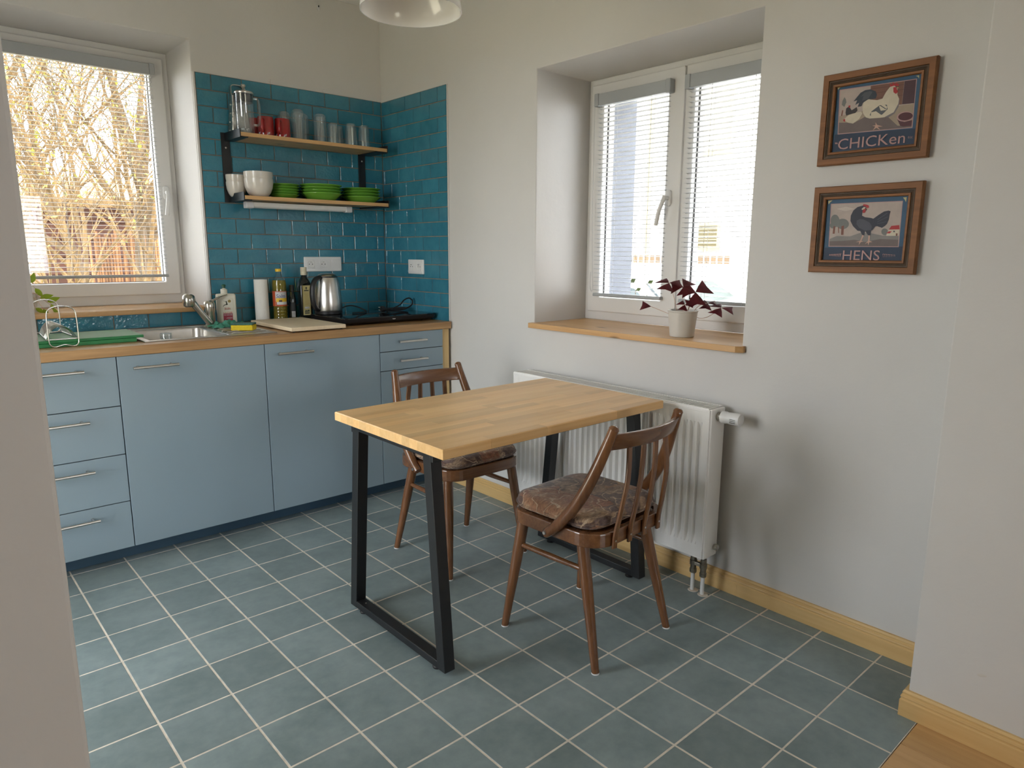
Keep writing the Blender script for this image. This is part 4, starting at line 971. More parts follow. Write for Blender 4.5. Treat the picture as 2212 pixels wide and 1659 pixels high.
fp = thing('coffee_press', (-0.874, -0.146, S1), 'glass coffee press with steel lid and knob at the shelf end', 'coffee press')
m = MB(); m.lathe([(0.040, 0.0), (0.0435, 0.004), (0.0435, 0.186), (0.0455, 0.192)], 32, cap=False); m.build('beaker', 'glass', fp, smooth=40, local=True)
m = MB(); m.lathe([(0.040, 0.001), (0.0425, 0.006), (0.0425, 0.024), (0.0, 0.026)], 32); m.build('beaker_base', 'glass', fp, smooth=40, local=True)
m = MB(); m.lathe([(0.0, 0.150), (0.0415, 0.150), (0.042, 0.188), (0.0, 0.188)], 32); m.build('plunger_disc', 'black_plastic', fp, smooth=40, local=True)
m = MB(); m.lathe([(0.0470, 0.1895), (0.0475, 0.195), (0.043, 0.2005), (0.0, 0.203)], 32); m.build('lid', 'steel', fp, smooth=40, local=True)
m = MB(); m.lathe([(0.003, 0.203), (0.003, 0.216), (0.0065, 0.219), (0.0125, 0.224), (0.0125, 0.232), (0.008, 0.236), (0.0, 0.2365)], 20); m.build('knob', 'chrome', fp, smooth=40, local=True)
m = MB(); m.lathe([(0.0022, 0.03), (0.0022, 0.15)], 10); m.build('plunger_rod', 'steel', fp, smooth=40, local=True)
hv = V(0.80, -0.60, 0).normalized()
m = MB(); m.tube(spline([hv*0.040+V(0, 0, .166), hv*0.058+V(0, 0, .168), hv*0.070+V(0, 0, .155), hv*0.073+V(0, 0, .11), hv*0.072+V(0, 0, .06), hv*0.062+V(0, 0, .044), hv*0.043+V(0, 0, .046)], 5), 0.0062, 10); m.build('handle', 'glass', fp, smooth=60, local=True)
def mug(loc, label, ha):
    t = thing('mug', loc, label, 'mug', 'red mugs on the upper shelf')
    m = MB(); m.lathe([(0.036, 0), (0.0392, 0.001), (0.0397, 0.004), (0.0397, 0.090), (0.037, 0.0945), (0.030, 0.0955), (0.028, 0.094), (0, 0.094)], 32); m.build('cup', 'red_glaze', t, smooth=40, local=True)
    d = V(math.cos(ha), math.sin(ha), 0)
    m = MB(); m.tube(spline([d*.038+V(0, 0, .076), d*.055+V(0, 0, .078), d*.064+V(0, 0, .058), d*.064+V(0, 0, .036), d*.054+V(0, 0, .018), d*.038+V(0, 0, .022)], 4), 0.0058, 8); m.build('handle', 'red_glaze', t, smooth=60, local=True)
    for s in (-1, 1):
        for k in range(3):
            a = ha+s*0.62+0.10*(k-1); r = 0.0400
            m = MB(); m.poly([(r*math.cos(a+q), r*math.sin(a+q), z) for q, z in ((-.03, .006), (.03, .006+.003*k), (.045, .017), (.0, .011+.004*k), (-.035, .016))]); m.build('white_motif', 'ink_pale', t, local=True)
    return t
mug((-0.772, -0.150, S1), 'red mug upside down beside the coffee press', R(-128))
mug((-0.684, -0.150, S1), 'red mug upside down next to the tall glasses', R(-128))
mug((-0.790, -0.062, S1), 'red mug upside down at the back, seen through the coffee press', R(-60))
GG = 'upturned glasses on the upper shelf'
for nm, x, y, h, rt, rb, dm, lb in (
    ('tall_glass', -0.632, -0.062, 0.150, 0.0335, 0.0335, True, 'tall upturned glass at the back, behind the right red mug'),
    ('tall_glass', -0.590, -0.135, 0.156, 0.0335, 0.0335, True, 'tall upturned glass standing right beside the red mugs'),
    ('tall_glass', -0.535, -0.072, 0.150, 0.0335, 0.0335, True, 'tall upturned glass at the back, second behind the front tall glass'),
    ('tall_glass', -0.462, -0.130, 0.150, 0.0340, 0.0340, True, 'tall upturned glass nearest the small glasses'),
    ('small_glass', -0.388, -0.130, 0.112, 0.0285, 0.0345, False, 'small upturned glass nearest the tall glasses'),
    ('small_glass', -0.318, -0.058, 0.112, 0.0285, 0.0345, False, 'small upturned glass at the back, left of the front pair'),
    ('small_glass', -0.279, -0.130, 0.120, 0.0285, 0.0350, False, 'small upturned glass at the front, second from the shelf end'),
    ('small_glass', -0.232, -0.060, 0.112, 0.0285, 0.0345, False, 'small upturned glass at the back, between the last two front ones'),
    ('small_glass', -0.196, -0.130, 0.120, 0.0285, 0.0350, False, 'small upturned glass at the right end of the shelf')):
    tumbler(nm, (x, y, S1), lb, h, rt, rb, GG, 'glass', dm)
# ---- bowls and plates on the lower board
def bowl(loc, label, r, h):
    m = MB(); pr = [(r*.52, 0), (r*.60, h*.03), (r*.80, h*.22), (r*.94, h*.50), (r, h*.80), (r*1.0, h), (r*.965, h), (r*.955, h*.8), (r*.88, h*.5), (r*.72, h*.22), (r*.5, h*.09), (0, h*.08)]
    m.lathe(pr, 36); o = m.build('bowl', 'white_glaze', smooth=50); o.location = loc; LOC[o.name] = V(loc)
    return tag(o, label, 'bowl', 'white bowls on the lower shelf')
bowl((-0.826, -0.150, S2), 'lower large white bowl at the front of the lower shelf', 0.0710, 0.088)
bowl((-0.826, -0.150, S2+.034), 'upper large white bowl nested in the front bowl', 0.0710, 0.088)
bowl((-0.9055, -0.0585, S2), 'lower small white bowl at the back by the left bracket', 0.0500, 0.074)
bowl((-0.9055, -0.0585, S2+.035), 'upper small white bowl at the back by the left bracket', 0.0500, 0.074)
def plate(loc, label, r, h, rz):
    m = MB(); pr = [(r*.62, 0), (r*.66, h*.06), (r*.93, h*.78), (r*.995, h*.90), (r, h*.97), (r*.985, h), (r*.92, h*.93), (r*.66, h*.26), (0, h*.20)]
    m.lathe(pr, 40); o = m.build('plate', 'green_glaze', smooth=35); o.location = loc; o.rotation_euler = (0, 0, rz); LOC[o.name] = V(loc)
    return tag(o, label, 'plate', 'green plates on the lower shelf')
ORD = ['bottom', 'second', 'third', 'fourth', 'fifth']
def stack(x, y, r, h, n, step, txt, hb=None):
    z = S2
    for k in range(n):
        hk = hb if (k == 0 and hb) else h
        w = 'bottom' if k == 0 else ('top' if k == n-1 else ORD[k]+' from the bottom')
        plate((x, y, z), ('%s %s' % (w, txt)) if k in (0, n-1) else ('%s, %s' % (txt, w)), r, hk, 0.3*k)
        z += step + ((hk-h) if k == 0 and hb else 0)
stack(-0.676, -0.110, 0.080, 0.021, 5, 0.0132, 'green dessert plate of the stack beside the white bowls')
stack(-0.474, -0.130, 0.112, 0.030, 4, 0.0145, 'green soup plate of the middle stack', 0.038)
stack(-0.226, -0.128, 0.110, 0.025, 4, 0.0150, 'green dinner plate of the stack at the right shelf end', 0.032)

# ------------------------------------------------------------------ dining table
TX0, TX1, TY0, TY1, TZ = -1.204, -0.182, -2.228, -1.598, 0.750
tb = thing('dining_table', ((TX0+TX1)/2, (TY0+TY1)/2, 0.0), 'beech butcher-block dining table on black steel frame legs', 'table')
top = MB().box(TX0+.02, TX1-.02, TY0+.02, TY1-.02, 0.7185, 0.7205).build('tabletop', 'beech', tb)
rs = random.Random(7); NS = 15; sw = (TY1-TY0)/NS; cf = 0.0028; zb = 0.7205
for i in range(NS):
    y0 = TY0+sw*i; y1 = y0+sw; cuts = [TX0]; x = TX0+rs.uniform(0.10, 0.34)
    while x < TX1-0.10: cuts.append(x); x += rs.uniform(0.20, 0.42)
    cuts.append(TX1)
    for a, b in zip(cuts, cuts[1:]):
        ia = cf if a == TX0 else 0; ib = cf if b == TX1 else 0; ja = cf if i == 0 else 0; jb = cf if i == NS-1 else 0
        g = 0.00012
        ax, bx_, ay, by_ = a+g, b-g, y0+g, y1-g
        m = MB(); lo = [(ax, ay), (bx_, ay), (bx_, by_), (ax, by_)]; hi = [(ax+ia, ay+ja), (bx_-ib, ay+ja), (bx_-ib, by_-jb), (ax+ia, by_-jb)]
        m.loft([ring3(lo, zb), ring3(lo, TZ-cf), ring3(hi, TZ)]); m.build('stave', 'beech', top)
# steel frames: two trapezoid hoops and two long rails
def tbar(p0, p1, wx, wy, nm, par):
    m = MB(); p0, p1 = V(p0), V(p1)
    def rg(p): return [(p.x-wx/2, p.y-wy/2, p.z), (p.x+wx/2, p.y-wy/2, p.z), (p.x+wx/2, p.y+wy/2, p.z), (p.x-wx/2, p.y+wy/2, p.z)]
    m.loft([rg(p0), rg(p1)]); return m.build(nm, 'black_steel', par, bevel=0.002)
for xc in (-1.147, -0.190):
    yb0, yb1, yt0, yt1 = -2.151, -1.607, -2.093, -1.672
    fr = MB().box(xc-.020, xc+.020, yt0-.018, yt1+.018, 0.690, 0.718).build('frame_head', 'black_steel', tb, bevel=0.002)
    tbar((xc, yb0, 0.014), (xc, yt0, 0.700), 0.040, 0.040, 'leg', tb)
    tbar((xc, yb1, 0.014), (xc, yt1, 0.700), 0.040, 0.040, 'leg', tb)
    ft = MB().box(xc-.0198, xc+.0198, yb0+.018, yb1-.018, 0.0142, 0.040).build('foot_bar', 'black_steel', tb, bevel=0.002)
    for y in (yb0+.045, yb1-.045):
        m = MB(); m.lathe([(0.016, 0.0004), (0.017, 0.005), (0.010, 0.0145)], 18, (xc, y, 0)); m.build('levelling_foot', 'black_rubber', ft, smooth=40)
        m = MB(); m.lathe([(0.003, 0.0398), (0.003, 0.0412), (0.0, 0.0416)], 10, (xc, y-.012, 0)); m.build('screw', 'steel', ft, smooth=40)
for y in (-2.112, -1.652):
    MB().box(-1.166, -0.171, y-.012, y+.012, 0.680, 0.7182).build('rail', 'black_steel', tb, bevel=0.002)

# ------------------------------------------------------------------ chairs (local frame: faces +y)
def make_chair(label, loc, rz, cmat, clabel):
    t = thing('dining_chair', loc, label, 'chair', 'brown bentwood chairs at the table', rz)
    Bk = dict(local=True)
    zf0, zf1 = 0.398, 0.444
    outer = rrect(0.400, 0.395, 0.085, 8, 0, 0.0); inner = rrect(0.350, 0.345, 0.062, 8, 0, 0.0)
    m = MB(); m.loft([ring3(outer, zf0), ring3(outer, zf1), ring3(inner, zf1), ring3(inner, zf0), ring3(outer, zf0)], False, False)
    bmesh.ops.remove_doubles(m.bm, verts=m.bm.verts, dist=1e-6)
    m.build('seat_frame', 'chair_rail', t, bevel=0.004, **Bk)
    m = MB(); m.loft([ring3(rrect(0.352, 0.347, 0.063, 8), z) for z in (zf1-.016, zf1-.006)]); m.build('seat_panel', 'chair_rail', t, smooth=30, **Bk)
    for sx in (-1, 1):
        for top_, ft in (((sx*0.166, 0.142, zf0+.012), (sx*0.203, 0.196, 0.003)), ((sx*0.160, -0.110, zf0+.012), (sx*0.196, -0.206, 0.003))):
            a, b = V(top_), V(ft)
            m = MB(); m.tube([a, a.lerp(b, .35), b], [0.0205, 0.0195, 0.0125], 14); lg = m.build('leg', 'chair', t, smooth=50, **Bk)
            m = MB(); m.tube([b+V(0, 0, -0.0026), b+V(0, 0, 0.0015)], 0.0128, 14); m.build('glide', 'white_plastic', lg, smooth=40, **Bk)
        a = V(sx*0.174, 0.154, 0.312); b = V(sx*0.168, -0.136, 0.312)
        MB().tube([a, a.lerp(b, .5), b], [0.0085, 0.0110, 0.0085], 12).build('stretcher', 'chair_rail', t, smooth=50, **Bk)
        # bent back post fixed to the side of the seat frame
        P = spline([(sx*0.213, -0.002, 0.408), (sx*0.211, -0.050, 0.450), (sx*0.205, -0.120, 0.535), (sx*0.193, -0.170, 0.630), (sx*0.178, -0.206, 0.725), (sx*0.170, -0.228, 0.788)], 5)
        n = len(P); m = MB(); m.tube(P, [0.0155+0.004*math.sin(PI*min(1, i/(n-1)*1.1)) if i else 0.0145 for i in range(n)], 14)
        tip = P[-1]; dv = (P[-1]-P[-2]).normalized()
        m.tube([tip-dv*.001, tip+dv*.006, tip+dv*.0095], [0.0162, 0.0125, 0.005], 14)
        po = m.build('back_post', 'chair', t, smooth=50, **Bk)
        m = MB(); m.tube([(sx*0.214, -0.012, 0.418), (sx*0.2335, -0.012, 0.418)], [0.0075, 0.0055], 12); m.build('bolt_head', 'steel', po, smooth=50, **Bk)
    # curved top rail
    path = []
    for i in range(17):
        q = -1+2*i/16; path.append(V(q*0.172, -0.250+0.034*q*q, 0.745+0.006*q*q*0))
    m = MB(); rings = []
    for i, p in enumerate(path):
        tg = (path[min(i+1, 16)]-path[max(i-1, 0)]).normalized(); nn = V(-tg.y, tg.x, 0)*0.0085
        hh = 0.027; lean = V(0, -0.010, 0)
        rings.append([p-nn-V(0, 0, hh)-lean, p+nn-V(0, 0, hh)-lean, p+nn+V(0, 0, hh)+lean, p-nn+V(0, 0, hh)+lean])
    m.loft(rings); m.build('top_rail', 'chair_rail', t, bevel=0.005, smooth=50, **Bk)
    for x in (-0.117, -0.039, 0.039, 0.117):
        xt = x*0.80; yt = -0.250+0.034*(xt/0.172)**2+0.009
        P = spline([(x, -0.2035, 0.392), (x*.99, -0.2065, 0.44), (x*.96, -0.222, 0.52), (x*.89, -0.236, 0.62), (xt, yt, 0.730)], 4)
        m = MB(); m.strip(P, (0.020, 0, 0), 0.0085); spn = m.build('spindle', 'chair', t, bevel=0.002, smooth=40, **Bk)
        m = MB(); m.tube([(x, -0.2065, 0.418), (x, -0.2098, 0.418)], 0.0032, 10); m.build('screw', 'steel', spn, smooth=50, **Bk)
    # loose cushion
    c = thing('seat_cushion', V(loc)+V(0, 0, zf1+.001), clabel, 'cushion', 'patchwork seat cushions', rz)
    m = MB(); rings = []
    for f, z, r in ((0.90, 0.0, .06), (0.965, 0.006, .075), (1.0, 0.018, .085), (0.995, 0.030, .085), (0.955, 0.041, .08), (0.86, 0.047, .07), (0.60, 0.0505, .05), (0.25, 0.052, .02)):
        rings.append([(x, y+0.012, z+0.0025*math.sin(x*37+y*23)*math.sin(y*31)*(z > .02)) for x, y in rrect(0.385*f, 0.372*f, r, 8)])
    m.loft(rings); o = m.build('cover', cmat, c, smooth=70, local=True)
    m = MB(); m.tube([(x, y+0.012, 0.018) for x, y in rrect(0.388, 0.375, 0.086, 8)], 0.0028, 6, closed=True); m.build('piping', cmat, c, smooth=60, local=True)
    return t
make_chair('brown bentwood chair in front of the table with its back to the camera', (-0.612, -2.247, 0), R(2.5), 'cushion', 'brown patchwork cushion on the near chair')
make_chair('brown bentwood chair on the far side of the table by the kitchen units', (-0.557, -1.457, 0), R(180), 'cushion2', 'brown patchwork cushion on the far chair')

# ------------------------------------------------------------------ radiator
RY0, RY1, RX0, RX1, RZ0, RZ1 = -2.398, -1.312, -0.122, -0.030, 0.144, 0.736
rd = thing('radiator', ((RX0+RX1)/2, (RY0+RY1)/2, 0.0), 'white ribbed panel radiator under the window behind the table', 'radiator')
NR = 32; ya, yb = RY0+0.030, RY1-0.030; pt = (yb-ya)/NR
cols = []
for k in range(NR):
    y = ya+pt*k
    cols += [(y, 0), (y+pt*.16, 0), (y+pt*.30, 1), (y+pt*.70, 1), (y+pt*.84, 0)]
cols = [(RY0+.010, 0)]+cols+[(yb, 0), (RY1-.010, 0)]
zr = [(RZ0+.012, 0), (RZ0+.058, 0), (RZ0+.074, .55), (RZ0+.092, 1), (RZ1-.085, 1), (RZ1-.068, .6), (RZ1-.056, 0), (RZ1-.014, 0)]
m = MB(); m.loft([[(RX0+0.016*d*q, y, z) for y, d in cols] for z, q in zr], closed=False); m.build('front_panel', 'radiator', rd, smooth=45)
m = MB(); m.loft([[(RX1-0.004-0.010*d*q, y, z) for y, d in cols] for z, q in zr], closed=False); m.build('rear_panel', 'radiator', rd, smooth=45)
for a, b in ((RY0, RY0+.012), (RY1-.012, RY1)):
    MB().box(RX0+.004, RX1, a, b, RZ0+.004, RZ1-.004).build('side_cover', 'radiator', rd, bevel=0.003)
fr = slab([RY0+.006, RY0+.013, RY1-.013, RY1-.006], [RZ0+.006, RZ0+.013, RZ1-.016, RZ1-.006], hole, fy, RX0-.0015, RX0+.006); fr.build('panel_rim', 'radiator', rd, bevel=0.0015)
for x0, x1 in ((RX0, RX0+.009), (RX1-.009, RX1)): MB().box(x0, x1, RY0+.012, RY1-.012, RZ1-.008, RZ1).build('grille_edge', 'radiator', rd, bevel=0.001)
m = MB(); n = 90
for k in range(n):
    y = RY0+.016+(RY1-RY0-.032)*k/(n-1); m.box(RX0+.009, RX1-.009, y-.0028, y+.0028, RZ1-.006, RZ1-.001)
g = m.build('grille_bars', 'radiator', rd); tag(g, kind='stuff')
MB().box(RX0+.02, RX1-.02, RY0+.02, RY1-.02, RZ0+.02, RZ1-.03).build('convector_core', 'label_grey', rd)
m = MB(); m.lathe([(0.0105, 0), (0.0125, -.003), (0.0125, -.013), (0.010, -.016), (0, -.016)], 20, (-0.050, RY0, RZ0+.040), axis=1); m.build('vent_plug', 'nickel', rd, smooth=40)
# thermostat head
c = (-0.076, RY0, 0.704)
m = MB(); m.lathe([(0.015, 0.001), (0.0165, -.004), (0.0165, -.014), (0.014, -.018)], 24, c, axis=1); m.build('union_nut', 'nickel', rd, smooth=30)
m = MB(); m.lathe([(0.0185, -.015), (0.0225, -.018), (0.0225, -.034), (0.0205, -.038), (0.0215, -.050), (0.0235, -.085), (0.0215, -.092), (0, -.093)], 28, c, axis=1); th = m.build('thermostat_head', 'white_plastic', rd, smooth=35)
for k in range(3):
    z = c[2]-0.004+0.006*(k-1); m = MB(); m.box(c[0]-.0245, c[0]-.0205, RY0-.082, RY0-.060, z-.0008, z+.0008); m.build('vent_slot', 'ink_dark', th)
# valves and pipes
for y, x in ((-2.343, -0.098), (-2.391, -0.104)):
    m = MB(); m.lathe([(0.012, 0.146), (0.012, 0.128), (0.0145, 0.126), (0.0145, 0.108), (0.0115, 0.106), (0.0115, 0.092), (0.0138, 0.090), (0.0138, 0.076), (0.0105, 0.073)], 8, (x, y, 0)); m.build('valve', 'copper', rd, smooth=30)
    m = MB(); m.lathe([(0.0078, 0.0005), (0.0078, 0.080)], 16, (x, y, 0)); m.build('pipe', 'white_plastic', rd, smooth=50)
    m = MB(); m.lathe([(0.0200, 0.0004), (0.0185, 0.0022), (0.008, 0.0026)], 18, (x+.002, y-.003, 0)); m.build('pipe_collar', 'floor_grout', rd, smooth=40)
MB().box(-0.108, -0.094, -2.391, -2.343, 0.110, 0.124).build('valve_bridge', 'copper', rd, bevel=0.002)

# ------------------------------------------------------------------ framed prints
PCOL = {'navy': (52, 66, 88), 'pink': (186, 150, 148), 'sky': (186, 172, 164), 'barn': (126, 92, 80), 'barnline': (104, 74, 66), 'door': (84, 62, 68), 'field': (168, 152, 134), 'earth': (116, 104, 102), 'treeg': (122, 124, 122), 'trunk': (128, 84, 72),
        'bowlbody': (92, 60, 66), 'bowlin': (88, 54, 58), 'tail': (66, 72, 82), 'tail2': (88, 92, 98), 'cream': (212, 202, 182), 'shade': (126, 118, 122), 'red': (176, 58, 62), 'beak': (204, 176, 120), 'feet': (206, 168, 152), 'black': (62, 58, 60), 'gold': (206, 198, 150), 'hen': (60, 62, 74), 'henl': (84, 86, 96), 'hill': (140, 136, 134), 'cloud': (204, 194, 184), 'paper': (64, 96, 124)}
for k, c in PCOL.items(): MAT['print_'+k] = plain('print_'+k, mul(srgb(*c), 0.92), 0.5, spec=0.25, var=0.06, vs=40)
def picture(zc, zt, zb, label, shapes, word, tw, th, tz, tdy):
    yc, hw, hh = -2.826, 0.1620, (zt-zb)/2
    t = thing('framed_print', (0, yc, zb), label, 'picture', 'framed poultry prints on the right wall')
    T = lambda u, v, d: (-d, yc-u, zc+v)       # u to the right in the picture
    pr = [(0.0, 0.004), (0.0, 0.020), (0.004, 0.026), (0.020, 0.026), (0.0215, 0.022)]
    def ringed(prof, nm, mat):
        m = MB()
        m.loft([[T(-(hw-a), (hh-a), d), T((hw-a), (hh-a), d), T((hw-a), -(hh-a), d), T(-(hw-a), -(hh-a), d)] for a, d in prof], False, False)
        return m.build(nm, mat, t)
    ringed([(0.004, 0.0015), (0, 0.005), (0, 0.020), (0.003, 0.026), (0.0195, 0.0255), (0.0205, 0.021)], 'frame', 'frame_wood')
    ringed([(0.0205, 0.021), (0.0215, 0.0225), (0.0245, 0.0225), (0.0250, 0.0205), (0.0280, 0.0215), (0.0285, 0.0195), (0.0315, 0.0205), (0.0318, 0.018)], 'frame_moulding', 'frame_dark')
    ringed([(0.0318, 0.018), (0.033, 0.0225), (0.0385, 0.0215), (0.0405, 0.0185), (0.0405, 0.0105)], 'frame_slip', 'frame_wood')
    ins = 0.0400
    m = MB(); m.poly([T(-(hw-ins), -(hh-ins), .0115), T(hw-ins, -(hh-ins), .0115), T(hw-ins, hh-ins, .0115), T(-(hw-ins), hh-ins, .0115)]); sheet = m.build('print_sheet', 'print_paper', t)
    MB().box(-0.0105, -0.004, yc-hw+.01, yc+hw-.01, zc-hh+.01, zc+hh-.01).build('backing_board', 'frame_dark', t)
    lx, lz = hw-ins-.0002, hh-ins-.0002
    for i, (c, pts) in enumerate(shapes):
        d = 0.0115+0.00004*(i+1); m = MB()
        q = [V(T(max(-lx, min(lx, u)), max(-lz, min(lz, v)), d)) for u, v in pts]; vs = [m.bm.verts.new(p) for p in q]
        for tri in tessellate_polygon([q]): m.bm.faces.new([vs[k] for k in tri])
        m.build('painted_'+{'navy': 'panel', 'pink': 'line', 'sky': 'sky', 'barn': 'barn', 'barnline': 'barn_line', 'door': 'doorway', 'field': 'field', 'earth': 'ground', 'treeg': 'tree', 'trunk': 'trunk', 'hen': 'hen', 'henl': 'feathers', 'gold': 'corner', 'hill': 'hill', 'cloud': 'cloud', 'red': 'red_patch', 'beak': 'beak', 'feet': 'feet', 'black': 'hen', 'cream': 'plumage', 'shade': 'shadow', 'tail': 'tail', 'tail2': 'wing', 'bowlbody': 'bowl', 'bowlin': 'bowl'}[c], 'print_'+c, sheet)
    lettering(word, lambda u, v: T(tdy+u, tz+v, 0.0135), tw, th, 'print_pink', sheet)
    return t
